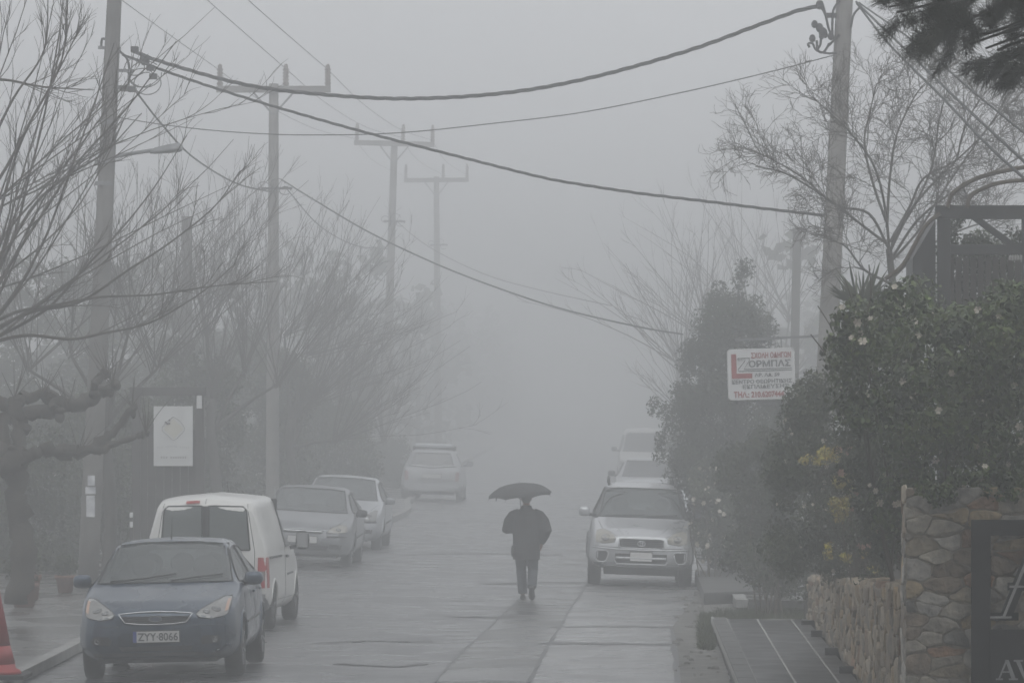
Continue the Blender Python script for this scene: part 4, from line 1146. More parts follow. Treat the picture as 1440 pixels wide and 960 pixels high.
wire([(192, 130), (225, 172), (270, 220), (330, 257), (380, 270)], 77, 103, .017, 'cable dropping from the left pole towards the nearest crossarm pole')
wire([(395, 252), (440, 280), (520, 327), (620, 374), (720, 412), (800, 437), (900, 460), (960, 470)], 103, 88, .016, 'cable falling from the nearest crossarm pole across the street towards the evergreen tree')
wire([(400, 262), (450, 318), (500, 345), (545, 350)], 103, 147, .013, 'low slack cable between the first two crossarm poles')
wire([(545, 300), (600, 345), (680, 385), (760, 408), (860, 430)], 147, 120, .010, 'faint far wire falling from the second crossarm pole across the road')
g = 'high wires along the crossarm poles'
for i, (a, b) in enumerate([((307, 98), (20, -125)), ((403, 98), (140, -150)), ((461, 98), (230, -120))]):
    wire([b, ((a[0] + b[0]) / 2, (a[1] + b[1]) / 2 + 8), a], 62, 103.3, .008, ['high wire reaching the left insulator of the nearest crossarm from above', 'high wire reaching the middle insulator of the nearest crossarm from above', 'high wire reaching the right insulator of the nearest crossarm from above'][i], name='power_line', cat='wire', group=g)
for i, (a, b) in enumerate([((307, 98), (498, 195)), ((403, 98), (563, 193)), ((461, 98), (607, 197))]):
    wire([a, (a[0] + (b[0] - a[0]) * .35, a[1] + (b[1] - a[1]) * .5), (a[0] + (b[0] - a[0]) * .7, a[1] + (b[1] - a[1]) * .85), b], 103.3, 147, .008, ['high wire between the left insulators of the first two crossarms', 'high wire between the middle insulators of the first two crossarms', 'high wire between the right insulators of the first two crossarms'][i], name='power_line', cat='wire', group=g)
for i, (a, b) in enumerate([((498, 195), (568, 248)), ((563, 193), (627, 248)), ((607, 197), (659, 248))]):
    wire([a, (a[0] + (b[0] - a[0]) * .4, a[1] + (b[1] - a[1]) * .6), b], 147, 182, .008, ['faint high wire between the left insulators of the two far crossarms', 'faint high wire between the middle insulators of the two far crossarms', 'faint high wire between the right insulators of the two far crossarms'][i], name='power_line', cat='wire', group=g)
for i, pts in enumerate([[(1204, 3), (1260, 57), (1340, 134), (1400, 190), (1460, 245)], [(1205, 5), (1250, 62), (1320, 132), (1390, 205), (1460, 268)], [(1208, 4), (1290, 62), (1370, 130), (1460, 203)]]):
    wire(pts, 71, 46, .017 if i < 2 else .013, ['cable from the right pole to the lower right, middle of the three', 'cable from the right pole to the lower right, lowest of the three', 'cable from the right pole to the lower right, highest of the three'][i])

# ------------------------------------------------------------------ signs
SIGNW = mat('sign_white', (.62, .63, .62), .5, var=.07, scale=3)
SRED = mat('sign_red', (.30, .035, .035), .5, var=.15)
SGREY = mat('sign_grey', (.10, .105, .11), .5, var=.15)
def school_sign():
    Y = 73.5; s_ = F / Y; x0, x1 = pxx(1024, Y), pxx(1117, Y); z0, z1 = pz(562, Y), pz(490, Y)
    c = Vector(((x0 + x1) / 2, Y, (z0 + z1) / 2))
    e = empty('driving_school_sign', c, 'white driving school sign with red and grey Greek lettering hanging from a metal arm', 'sign')
    e.rotation_euler = (0, -R(1.8), 0)
    w, h = (x1 - x0), (z1 - z0) - .02; n = 8; r = .05; poly = []
    for (cx, cz, a0) in ((w / 2 - r, h / 2 - r, 0), (-w / 2 + r, h / 2 - r, 90), (-w / 2 + r, -h / 2 + r, 180), (w / 2 - r, -h / 2 + r, 270)):
        for i in range(n): a = R(a0 + 90 * i / (n - 1)); poly.append((cx + r * math.cos(a), cz + r * math.sin(a)))
    MB().prism(poly, lambda a, b, t: Vector((a, t, b)), 0, .06).build('panel', SIGNW, e)
    rim = MB(); rim.tube([Vector((a, .01, b)) for a, b in poly + [poly[0]]], .012, 6); rim.build('rim', mat('sign_rim', (.5, .5, .49), .5, var=.1), e, True)
    def u(px): return (px - 1222 * 0 - 130) / (920 - 130) * w - w / 2      # from the enlarged view
    def v(py): return h / 2 - (py - 190) / (790 - 190) * h
    M = Matrix.Translation((0, -.003, 0))
    m = MB(); m.box(u(172), u(232), -.006, -.001, v(535), v(240)); m.box(u(232), u(418), -.006, -.001, v(535), v(475)); m.build('letter_block', SRED, e)
    text_mesh('ΣΧΟΛΗ ΟΔΗΓΩΝ', u(410), u(886), v(300), v(226), M, bold=.035).build('heading', SRED, e)
    text_mesh('ΟΡΜΠΑΣ', u(380), u(880), v(405), v(320), M, bold=.03).build('school_name', SGREY, e)
    z = MB(); Zp = [(250, 292), (388, 292), (388, 320), (318, 425), (890, 425), (890, 448), (252, 448), (252, 425), (340, 315), (250, 315)]
    z.tube([Vector((u(a), -.004, v(b))) for a, b in Zp + [Zp[0]]], .0065, 5); z.build('large_letter', SGREY, e)
    text_mesh('ΑΡ. ΑΔ. 59', u(445), u(745), v(520), v(476), M, bold=.035).build('licence_line', SGREY, e)
    text_mesh('ΚΕΝΤΡΟ ΘΕΩΡΗΤΙΚΗΣ', u(172), u(890), v(600), v(550), M, bold=.03).build('text_line', SGREY, e)
    text_mesh('ΕΚΠΑΙΔΕΥΣΗΣ', u(300), u(850), v(660), v(612), M, bold=.03).build('text_line', SGREY, e)
    text_mesh('ΤΗΛ.: 210.6207444', u(190), u(790), v(768), v(690), M, bold=.035).build('phone_line', SRED, e)
    a = MB(); za = pz(477, Y) - c.z; a.bar((pxx(1035, Y) - c.x, .03, za), (pxx(1150, Y) - c.x, .03, za + .02), .035)
    for px in (1040, 1100): a.bar((pxx(px, Y) - c.x, .03, za), (pxx(px, Y) - c.x, .03, h / 2), .015)
    a.bar((pxx(1148, Y) - c.x, .03, za + .02), (pxx(1152, Y) - c.x, -2.3, za + .02), .04)
    a.build('hanging_arm', STEEL, e)
school_sign()

DARKW = mat('dark_timber', (.055, .051, .048), .8, var=.35, scale=4, bump=.4)
def gate():
    Y = 79.5; O = Vector((pxx(237, Y), Y, zg(-6.9, Y)))
    e = empty('timber_gate_frame', O, 'dark timber gate frame behind the white notice board on the left pavement', 'gate frame')
    for px in (192, 281):
        x = pxx(px, Y) - O.x; MB().box(x - .07, x + .07, -.07, .07, -.1, pz(552, Y) - O.z).build('post', DARKW, e, bevel=.008)
    MB().box(pxx(183, Y) - O.x, pxx(290, Y) - O.x, -.1, .1, pz(556, Y) - O.z, pz(544, Y) - O.z).build('beam', DARKW, e, bevel=.008)
    d = MB()
    for i in range(7):
        a = pxx(197 + i * 11.4, Y) - O.x; d.box(a, a + .118, -.02, .02, .1, pz(600 if i % 2 else 604, Y) - O.z)
    d.build('board_door', DARKW, e)
    x = pxx(281, Y) - O.x; MB().box(x - .04, x + .04, -.12, -.071, pz(574, Y) - O.z, pz(556, Y) - O.z).build('junction_box', SIGNW, e)
    # notice
    Y2 = Y - .14; w, h = (271 - 216) * Y2 / F, (655 - 571) * Y2 / F
    c = Vector((pxx(243.5, Y2), Y2, pz(655, Y2)))
    s = empty('notice_board', c, 'white upright notice board with a thin diamond emblem on the dark gate frame', 'sign')
    MB().box(-w / 2, w / 2, 0, .03, 0, h).build('board', SIGNW, s, bevel=.004)
    def q(u, v): return Vector(((u - 320) / 335 * w, -.004, h - (v - 182) / 506 * h))
    m = MB(); dm = crv([q(320, 272), q(372, 305), q(418, 375), q(375, 430), q(325, 468), q(275, 430), q(224, 375), q(270, 310), q(320, 272)], 4)
    m.tube(dm, .0045, 5); m.build('emblem_outline', mat('emblem_grey', (.28, .28, .27), .6, var=.1), s)
    f = MB(); f.add([q(320, 285) + Vector((0, .002, 0)), q(408, 375) + Vector((0, .002, 0)), q(325, 458) + Vector((0, .002, 0)), q(234, 375) + Vector((0, .002, 0))], [(0, 1, 2, 3)]); f.build('emblem_field', mat('emblem_field', (.58, .57, .50), .6, var=.05), s)
    l = MB()
    for (u, v) in ((258, 318), (288, 300), (288, 328), (270, 330)): l.ball(q(u, v), (.018, .004, .016), 10, 6)
    l.build('leaf_mark', mat('emblem_dark', (.12, .10, .12), .6, var=.2), s)
    t = MB()
    for i in range(16):
        if i in (3, 10): continue
        a = q(190 + i * 17.5, 527 + 5 * math.cos(i * .45)); t.box(a.x - .008, a.x + .006, -.0035, -.001, a.z - .012, a.z + .012)
    t.build('small_lettering', mat('faint_ink', (.44, .45, .45), .6, var=.05), s)
    t = MB()
    for i in range(11):
        if i == 3: continue
        a = q(222 + i * 20.5, 615); t.box(a.x - .011, a.x + .009, -.0035, -.001, a.z - .016, a.z + .016)
    t.build('number_lettering', mat('emblem_grey', (.28, .28, .27)), s)
    for px, a, b, lab in ((278.5, 660, 705, 'thin pale stake beside the white notice board, right of the gate post'), (386, 684, 705, 'short pale stake above the white van roof, beside the grey silver car')):
        Y3 = 84; p = Vector((pxx(px, Y3), Y3, zg(-7, Y3)))
        o = MB().tube([(0, 0, 0), (0, 0, pz(a, Y3) - p.z)], .016, 6).build('stake', mat('pale_stake', (.36, .37, .36), .6, var=.2)); o.location = p; tag(o, lab, 'stake')
    Y4 = 76; 
    p = Vector((pxx(185, Y4), Y4, zg(-7.5, Y4) + .12)); e2 = empty('marker_post', p, 'slim dark post with two small white reflectors behind the blue hatchback', 'post')
    MB().box(-.03, .03, -.03, .03, 0, pz(715, Y4) - p.z).build('post', DARKW, e2)
    for a, b in ((720, 727), (733, 741)): MB().box(-.024, .024, -.04, -.031, pz(b, Y4) - p.z, pz(a, Y4) - p.z).build('reflector', SIGNW, e2)
gate()

# ------------------------------------------------------------------ cone and pots on the left pavement
def cone():
    Y = 54.3; c = Vector((pxx(-14, Y), Y, zg(-6.9, Y) + .135)); e = empty('traffic_cone', c, 'tall red traffic cone with a black rubber foot at the left kerb', 'traffic cone')
    red = mat('cone_red', (.36, .03, .03), .45, var=.2, scale=5); pale = mat('cone_band', (.42, .05, .05), .35, var=.2, scale=5)
    I = Matrix.Identity(4)
    MB().lathe([(.35, .045), (.33, .09), (.285, .11), (.277, .16)], I, 28).build('foot_ring', red, e, True)
    MB().lathe([(.277, .16), (.225, .36)], I, 28).build('band', pale, e, True)
    MB().lathe([(.225, .36), (.12, .90), (.105, .98), (.06, 1.0), (.055, .97), (.05, .9)], I, 28).build('cone_body', red, e, True)
    MB().box(-.42, .42, -.42, .42, 0, .05).build('base', RUBBER, e, bevel=.02)
cone()
TERR = mat('terracotta', (.17, .065, .035), .75, var=.3, scale=5)
def pot(px, py, Y, r, h, label, plant):
    X = pxx(px, Y); c = Vector((X, Y, zg(X, Y) + .125)); e = empty('plant_pot', c, label, 'plant pot')
    MB().lathe([(r * .7, 0), (r * .95, h * .8), (r * 1.08, h * .82), (r * 1.08, h), (r * .95, h), (r * .9, h * .9)], Matrix.Identity(4), 20).build('pot', TERR, e, True)
    MB().lathe([(r * .9, h * .86), (r * .5, h * .9)], Matrix.Identity(4), 16).build('soil', DIRT, e)
    rng = np.random.default_rng(int(px) + 3)
    if plant:
        p, d = blob_points([(0, 0, h + plant * .5, plant * .6, plant * .6, plant * .55)], 500, rng, .2)
        leaves('foliage', p, d, .07, LEAF_D, e, rng)
        MB().tube([(0, 0, h * .8), (0, 0, h + plant * .5)], .012, 5).build('stem', DARKW, e)
# ------------------------------------------------------------------ vegetation
LEAF_D = mat('dark_leaf', (.028, .042, .014), .6, spec=.2, var=.4, scale=1.6, island=.45, c2=(.055, .07, .03))
LEAF_H = mat('hedge_leaf', (.030, .060, .009), .4, spec=.4, var=.5, scale=1.4, island=.7, c2=(.10, .14, .035))
LEAF_O = mat('grey_green_leaf', (.044, .064, .022), .55, spec=.25, var=.35, scale=2, island=.45, c2=(.08, .092, .055))
LEAF_Y = mat('yellow_leaf', (.34, .29, .055), .6, var=.3, scale=3, island=.35)
LEAF_C = mat('cypress_leaf', (.028, .040, .018), .7, spec=.2, var=.4, scale=1.2, island=.4, c2=(.05, .062, .034))
NEEDLE = mat('pine_needle', (.028, .036, .018), .55, var=.4, scale=1.2, island=.5, c2=(.05, .058, .028))
PETAL = mat('cream_petal', (.52, .48, .40), .6, var=.2, scale=4, island=.2)
PETALP = mat('pink_petal', (.42, .27, .22), .6, var=.25, scale=4, island=.25)
BARK = mat('wet_bark', (.050, .045, .038), .85, var=.4, scale=5, bump=.5)
TWIG = mat('wet_twig', (.055, .046, .038), .8, var=.35, scale=4)
VINE = mat('brown_vine', (.06, .045, .03), .8, var=.35, scale=4)

def in_poly(poly, rn):
    ax = min(p[0] for p in poly); bx = max(p[0] for p in poly); ay = min(p[1] for p in poly); by = max(p[1] for p in poly)
    while True:
        a, b = rn.uniform(ax, bx), rn.uniform(ay, by)
        if inside(poly, a, b): return a, b
def blobs_in(poly, Y0, Y1, n, r0, r1, seed, O, flat=1.0):
    rn = random.Random(seed); out = []
    for _ in range(n):
        a, b = in_poly(poly, rn); Y = rn.uniform(Y0, Y1); p = P(a, b, Y) - O; r = rn.uniform(r0, r1)
        out.append((p.x, p.y, p.z, r, r * rn.uniform(.8, 1.2), r * flat * rn.uniform(.75, 1.1)))
    return out
def flowers(name, pts, nrm, r, m, parent, rng):
    V = []; Fq = []
    for p, d in zip(pts, nrm):
        d = Vector(d).normalized(); q = d.to_track_quat('Z', 'Y').to_matrix(); s_ = r * rng.uniform(.6, 1.25)
        for k in range(6):
            a = k * 1.047 + rng.uniform(-.2, .2); a2 = .5
            c = [Vector((0, 0, 0)), Vector((s_ * .7 * math.cos(a - a2), s_ * .7 * math.sin(a - a2), s_ * .35)), Vector((s_ * math.cos(a), s_ * math.sin(a), s_ * .25)), Vector((s_ * .7 * math.cos(a + a2), s_ * .7 * math.sin(a + a2), s_ * .35))]
            n = len(V); V += [tuple(Vector(p) + q @ x) for x in c]; Fq.append((n, n + 1, n + 2, n + 3))
    return npmesh(name, V, Fq, m, parent)
def stems(parent, base, targets, r, m, rng, name='stem'):
    mb = MB()
    for t in targets:
        b = Vector(base) + Vector(rng.normal(size=3)) * .12; b.z = base[2]; t = Vector(t)
        mid = b.lerp(t, .5) + Vector(rng.normal(size=3)) * .12
        mb.tube(crv([b, mid, t], 5), [r * (1 - .07 * i) for i in range(11)], 5)
    return mb.build(name, m, parent, True)

# --- flowering hedge over the sign wall
def right_hedge():
    rng = np.random.default_rng(31)
    O = Vector((pxx(1330, 48), 48, zg(4, 48))); e = empty('flowering_hedge', O, 'dense dark green hedge with cream blossoms spilling over the top of the stone sign wall', 'hedge')
    poly = [(1172, 470), (1190, 436), (1235, 436), (1290, 415), (1350, 412), (1420, 418), (1560, 410), (1560, 705), (1330, 705), (1290, 700), (1250, 720), (1215, 640), (1195, 560)]
    B = blobs_in(poly, 45.2, 50.5, 150, .16, .34, 3, O)
    p, d = blob_points(B, 44000, rng, .35); leaves('foliage', p, d, .066, LEAF_H, e, rng, asp=.58, jit=.7)
    # creepers hanging down over the wall face edge
    B2 = blobs_in([(1195, 560), (1285, 560), (1280, 800), (1225, 815), (1200, 700)], 48, 53, 40, .14, .26, 5, O)
    p2, d2 = blob_points(B2, 11000, rng, .3); leaves('trailing_foliage', p2, d2, .05, LEAF_D, e, rng, asp=.55)
    B3 = blobs_in([(1276, 668), (1330, 672), (1400, 668), (1480, 672), (1560, 668), (1560, 702), (1500, 694), (1440, 706), (1380, 696), (1320, 704), (1276, 690)], 43.55, 44.4, 60, .05, .11, 6, O)
    p3, d3 = blob_points(B3, 5200, rng, .2); leaves('trailing_foliage', p3, d3, .055, LEAF_H, e, rng, asp=.58)
    sel = rng.choice([i for i in range(len(p3)) if d3[i][1] < 0], 26, replace=False); flowers('blossom', p3[sel] + d3[sel] * .03, d3[sel] + np.array([0, -.8, .2]), .034, PETAL, e, rng)
    k = [i for i in range(len(p)) if d[i][1] < -.25 and d[i][2] > -.6][:5000]
    sel = rng.choice(k, 190, replace=False)
    flowers('blossom', p[sel] + d[sel] * .03, d[sel] + np.array([0, -.8, .2]), .038, PETAL, e, rng)
    k = [i for i in range(len(p2)) if d2[i][1] < -.2]; sel = rng.choice(k, 34, replace=False)
    flowers('pink_blossom', p2[sel] + d2[sel] * .04, d2[sel] + np.array([0, -.8, .1]), .036, PETALP, e, rng)
    stems(e, (0, .2, 0), [(b[0], b[1], b[2]) for b in B[::6]], .022, VINE, rng)
    sp = MB()
    for (x, y, tx, ty) in ((1200, 470, 1188, 392), (1215, 460, 1222, 372), (1300, 430, 1282, 385), (1385, 430, 1395, 392), (1180, 500, 1150, 430), (1172, 530, 1140, 470), (1196, 520, 1168, 448)):
        sp.tube(crv([P(x, y, 47) - O, P((x + tx) / 2 + 6, (y + ty) / 2, 47) - O, P(tx, ty, 47) - O], 4), .006, 4)
    sp.build('shoot', VINE, e)
right_hedge()

def oleander():
    rng = np.random.default_rng(32)
    O = Vector((pxx(1165, 58), 58, zg(3, 58))); e = empty('leafy_shrub', O, 'loose grey green shrub with pale flowers between the low stone wall and the school sign', 'shrub')
    poly = [(1085, 720), (1092, 640), (1110, 585), (1130, 545), (1168, 520), (1215, 580), (1260, 700), (1270, 800), (1190, 815), (1130, 800), (1095, 790)]
    B = blobs_in(poly, 55.5, 60.5, 75, .16, .30, 7, O)
    p, d = blob_points(B, 30000, rng, .25); leaves('foliage', p, d, .065, LEAF_O, e, rng, asp=.38)
    k = [i for i in range(len(p)) if d[i][1] < -.2]; sel = rng.choice(k, 70, replace=False)
    flowers('blossom', p[sel] + d[sel] * .03, d[sel] + np.array([0, -.8, .2]), .03, PETAL, e, rng)
    stems(e, (.7, 0, .5), [(max(.35, b[0]), b[1], b[2]) for b in B[::5]], .016, VINE, rng)
    rng = np.random.default_rng(33); O = Vector((pxx(1186, 54.5), 54.5, zg(3, 54.5))); e = empty('yellow_sprig', O, 'yellow flowering sprig growing out of the shrub above the low stone wall', 'plant')
    B = blobs_in([(1174, 672), (1192, 668), (1200, 720), (1180, 730), (1166, 712), (1185, 695)], 53.4, 54, 16, .06, .10, 9, O) + blobs_in([(1120, 640), (1180, 630), (1175, 645), (1130, 652)], 53.6, 54.4, 10, .05, .09, 10, O) + blobs_in([(1150, 770), (1230, 760), (1230, 800), (1160, 800)], 53.6, 54.4, 7, .05, .08, 11, O)
    p, d = blob_points(B, 1500, rng, .2); leaves('foliage', p, d, .045, LEAF_Y, e, rng, asp=.5)
    stems(e, (.35, .3, .9), [(b[0], b[1], b[2]) for b in B], .008, VINE, rng)
oleander()

def evergreen_tree():
    rng = np.random.default_rng(34); Y = 85.5
    O = Vector((pxx(1035, Y), Y, zg(2.1, Y))); e = empty('evergreen_tree', O, 'tall dark evergreen tree behind the driving school sign on the right', 'tree')
    poly = [(1040, 392), (1062, 410), (1078, 450), (1096, 500), (1112, 560), (1118, 640), (1116, 760), (1060, 800), (1010, 796), (990, 730), (958, 680), (940, 620), (948, 590), (962, 545), (975, 490), (995, 450), (1020, 412)]
    B = blobs_in(poly, Y - 1.0, Y + 1.1, 190, .16, .36, 12, O) + [(*(P(a, b, Y) - O), .15, .15, .2) for a, b in ((1042, 380), (1050, 378), (1010, 408), (938, 580), (921, 572), (928, 640), (968, 520), (1000, 425), (930, 620))]
    p, d = blob_points(B, 64000, rng, .25); leaves('crown', p, d, .075, LEAF_C, e, rng, asp=.42)
    mb = MB(); mb.tube([(0, 0, -.1), (.05, 0, 1), (.02, 0, 2.6), (0, 0, 4.6)], [.13, .11, .08, .02], 8)
    for k in range(26):
        b = B[int(rng.integers(len(B)))]; z0 = max(.5, b[2] - .7); mb.tube([(0, 0, z0), (b[0] * .5, b[1] * .5, (z0 + b[2]) / 2 + .05), (b[0], b[1], b[2])], [.03, .02, .008], 4)
    mb.build('trunk', BARK, e, True)
    # little pale shrub on the verge behind the off-roader
    rng = np.random.default_rng(35); Y = 82; O = Vector((pxx(1000, Y), Y, zg(1.6, Y))); e = empty('pale_shrub', O, 'small pale flowering bush on the verge right of the silver off-roader', 'shrub')
    B = blobs_in([(978, 650), (1010, 660), (1030, 740), (1020, 790), (985, 780), (975, 720)], Y, Y + 1, 26, .12, .22, 14, O)
    p, d = blob_points(B, 5000, rng, .25); leaves('foliage', p, d, .07, LEAF_O, e, rng, asp=.4)
    sel = rng.choice(len(p), 90, replace=False); flowers('blossom', p[sel] + d[sel] * .03, d[sel] + np.array([0, -.8, .2]), .04, PETAL, e, rng)
    stems(e, (0, 0, 0), [(b[0], b[1], b[2]) for b in B[::4]], .012, VINE, rng)
    rng = np.random.default_rng(36); Y = 70; O = Vector((pxx(1090, Y), Y, zg(2.4, Y))); e = empty('dark_shrub', O, 'dark leafy bush under the driving school sign beside the concrete step', 'shrub')
    B = blobs_in([(1030, 600), (1110, 590), (1135, 700), (1130, 830), (1060, 822), (1020, 790), (1015, 700)], Y, Y + 3, 60, .16, .3, 15, O)
    p, d = blob_points(B, 17000, rng, .25); leaves('foliage', p, d, .075, LEAF_D, e, rng, asp=.42)
    stems(e, (0, 0, 0), [(b[0], b[1], b[2]) for b in B[::4]], .016, VINE, rng)
evergreen_tree()

def spiky():
    rng = np.random.default_rng(37); Y = 56; O = P(1212, 440, Y); O.z = zg(O.x, Y); e = empty('yucca_plant', O, 'spiky sword-leaved plant rising behind the hedge left of the black pergola', 'plant')
    top = P(1212, 436, Y) - O; V = []; Fq = []
    for i in range(70):
        a = rng.uniform(-1.35, 1.35); dep = rng.uniform(-.7, .7); ln = rng.uniform(.35, .62)
        d = Vector((math.sin(a), dep, math.cos(a) * .9 + .1)).normalized(); s_ = d.cross(Vector((0, 1, 0.2))).normalized() * .016
        q = top + Vector(rng.normal(size=3)) * .05; n = len(V)
        V += [tuple(q - s_), tuple(q + s_), tuple(q + d * ln * .6 + s_ * .8), tuple(q + d * ln), tuple(q + d * ln * .6 - s_ * .8)]; Fq.append((n, n + 1, n + 2, n + 3, n + 4))
    me = bpy.data.meshes.new('leaf_rosette'); me.from_pydata(V, [], Fq); link('leaf_rosette', me, LEAF_O, e)
    MB().tube([(0, 0, 0), top * .5, top], [.06, .05, .05], 7).build('trunk', BARK, e, True)
spiky()

# --- black pergola behind the hedge
def pergola():
    Y = 55.0; O = Vector((pxx(1326, Y), Y, zg(4, Y))); blk = mat('black_painted_timber', (.014, .014, .014), .55, var=.3, scale=4)
    e = empty('pergola', O, 'black timber pergola frame standing behind the flowering hedge at the right edge', 'pergola')
    def X(px): return pxx(px, Y) - O.x
    def Z(py): return pz(py, Y) - O.z
    for px in (1318, 1437): MB().box(X(px), X(px) + .145, -.07, .07, 0, Z(308)).build('post', blk, e, bevel=.006)
    MB().box(X(1315), X(1600), -.085, .085, Z(308), Z(289)).build('beam', blk, e, bevel=.006)
    MB().box(X(1335), X(1600), -.05, .05, Z(358), Z(344)).build('rail', blk, e, bevel=.006)
    MB().bar((X(1368), 0, Z(304)), (X(1425), 0, Z(346)), .10, .07).build('brace', blk, e)
    m = MB(); m.prism([(X(1286), Z(362)), (X(1318), Z(308)), (X(1318), Z(440)), (X(1286), Z(440))], lambda a, b, t: Vector((a, t, b)), .3, 1.6); m.build('side_panel', blk, e)
    m = MB()
    for i in range(11): m.box(X(1338 + i * 10.5), X(1346 + i * 10.5), .5, .53, Z(440), Z(360))
    m.build('slat_screen', mat('brown_slats', (.05, .038, .03), .7, var=.4, scale=4), e)
    w = MB()
    for i in range(5): w.box(X(1418 + i * 4), X(1420.6 + i * 4), -.075, -.055, Z(366), Z(359))
    w.build('vent_grille', mat('pale_vent', (.35, .35, .34), .6, var=.2), e)
    rng = np.random.default_rng(44); B = blobs_in([(1330, 352), (1400, 340), (1520, 345), (1520, 450), (1325, 450)], Y + .7, Y + 1.6, 60, .14, .26, 45, O)
    p, d = blob_points(B, 9000, rng, .2); leaves('climbing_foliage', p, d, .06, LEAF_D, e, rng, asp=.5)
    B = blobs_in([(1318, 310), (1340, 300), (1350, 330), (1420, 345), (1440, 330), (1440, 300), (1520, 300), (1520, 350), (1330, 350)], Y + .1, Y + 1.2, 26, .07, .15, 46, O)
    p, d = blob_points(B, 2600, rng, .2); leaves('climbing_foliage', p, d, .055, LEAF_D, e, rng, asp=.5)
    v = MB()
    for pts in ([(1332, 292), (1340, 272), (1365, 255), (1400, 243), (1470, 230)], [(1360, 292), (1366, 275), (1390, 262), (1420, 255), (1470, 253)], [(1322, 300), (1300, 320), (1270, 372), (1245, 392)]):
        v.tube(crv([P(a, b, Y - .1) - O for a, b in pts], 6), .024, 6)
    tag(v.build('climbing_vine', VINE, e))
pergola()

# --- bare trees
def bare_right():
    rng = np.random.default_rng(41); Y = 63.0; b = P(1262, 470, Y); O = Vector((b.x, Y, zg(4, Y))); e = empty('bare_tree', O, 'bare gnarled tree behind the black pergola and leaning right pole', 'tree')
    T = MB(); W = MB()
    def L(pts, r0, r1, dy=0.0, lev=2, cnt=7, ln=.9):
        q = [P(a, c, Y) - O + Vector((0, dy * i / max(1, len(pts) - 1), 0)) for i, (a, c) in enumerate(pts)]
        c = crv(q, 5); n = len(c); T.tube(c, [r0 + (r1 - r0) * i / (n - 1) for i in range(n)], 7)
        sub_branch(W, c, rng, lev, cnt, ln, max(.006, r1 * .95), .9, .03, .24, up=.15)
    T.tube(crv([Vector((0, 0, -.1)), P(1264, 560, Y) - O, P(1258, 430, Y) - O, P(1250, 350, Y) - O], 5), [.085 - .003 * i for i in range(16)], 9)
    for pts, dy in (([(1252, 380), (1245, 300), (1228, 235), (1195, 190), (1168, 165), (1140, 140)], -.6), ([(1250, 350), (1222, 300), (1177, 288), (1127, 247), (1085, 222), (1056, 208)], .4),
                    ([(1250, 345), (1215, 320), (1175, 290), (1120, 255), (1090, 243), (1060, 238)], -.8), ([(1247, 320), (1252, 250), (1262, 190), (1285, 140), (1300, 118)], .5),
                    ([(1252, 340), (1280, 290), (1300, 250), (1345, 225), (1390, 180), (1420, 130)], .3), ([(1256, 360), (1290, 310), (1340, 270), (1400, 240), (1470, 200)], -.4),
                    ([(1256, 390), (1300, 350), (1360, 320), (1430, 300)], .8), ([(1246, 310), (1230, 260), (1218, 200), (1228, 150), (1238, 112)], .9), ([(1253, 350), (1270, 315), (1290, 280), (1310, 230), (1318, 170), (1330, 125)], -.5),
                    ([(1254, 345), (1285, 290), (1320, 250), (1345, 225), (1354, 190), (1372, 150), (1395, 120)], .2), ([(1255, 365), (1275, 345), (1300, 315), (1335, 260), (1400, 170), (1450, 120)], 1.0), ([(1255, 400), (1215, 380), (1190, 350), (1170, 340)], -.5)):
        L(pts, .020, .007, dy, 2, 12, 1.15)
    T.build('trunk', BARK, e, True); W.build('crown', TWIG, e)
bare_right()

def whip_tree(name, label, hub, Y, traced, n, rl, ang, seed, r=.03, sub=4, dy=1.2, sublen=.9, trunk_r=.12, extra_hubs=()):
    rng = np.random.default_rng(seed); h = P(*hub, Y); O = Vector((h.x, Y, zg(h.x, Y))); e = empty(name, O, label, 'tree')
    T = MB(); W = MB(); H = h - O
    T.tube(crv([Vector((0, 0, -.1)), H * .4 + Vector((.06, .05, 0)), H * .8 + Vector((-.05, 0, 0)), H], 4), [trunk_r * (1 - .03 * i) for i in range(13)], 9)
    hubs = [H] + [P(*q, Y) - O for q in extra_hubs]
    for q in hubs[1:]: T.tube(crv([H + Vector((0, 0, -.6)), H.lerp(q, .5) + Vector((0, 0, -.25)), q], 5), [trunk_r * .42 - i * trunk_r * .024 for i in range(11)], 7)
    for pts in traced:
        q = [P(a, c, Y) - O + Vector((0, rng.uniform(-dy, dy) * .3 * i / len(pts), 0)) for i, (a, c) in enumerate(pts)]
        c = crv(q, 6); k = len(c); W.tube(c, [r * 1.25 * (1 - .8 * i / k) for i in range(k)], 5)
        sub_branch(W, c, rng, 1, sub + 2, sublen, r * .35, .5, .05, .05, up=.35)
    for i in range(n):
        q = hubs[int(rng.integers(len(hubs)))]; a = R(rng.uniform(*ang)); d = Vector((math.cos(a), rng.normal() * .28, math.sin(a)))
        c, _ = limb(W, q + Vector(rng.normal(size=3)) * .05, d, rng.uniform(*rl), r * rng.uniform(.6, 1.1), .003, rng, bend=.25, lift=.03, n=9, sides=5, wig=.035)
        sub_branch(W, c, rng, 1, sub, sublen, r * .3, .45, .05, .045, up=.3)
    T.build('trunk', BARK, e, True); W.build('crown', TWIG, e)
    return e
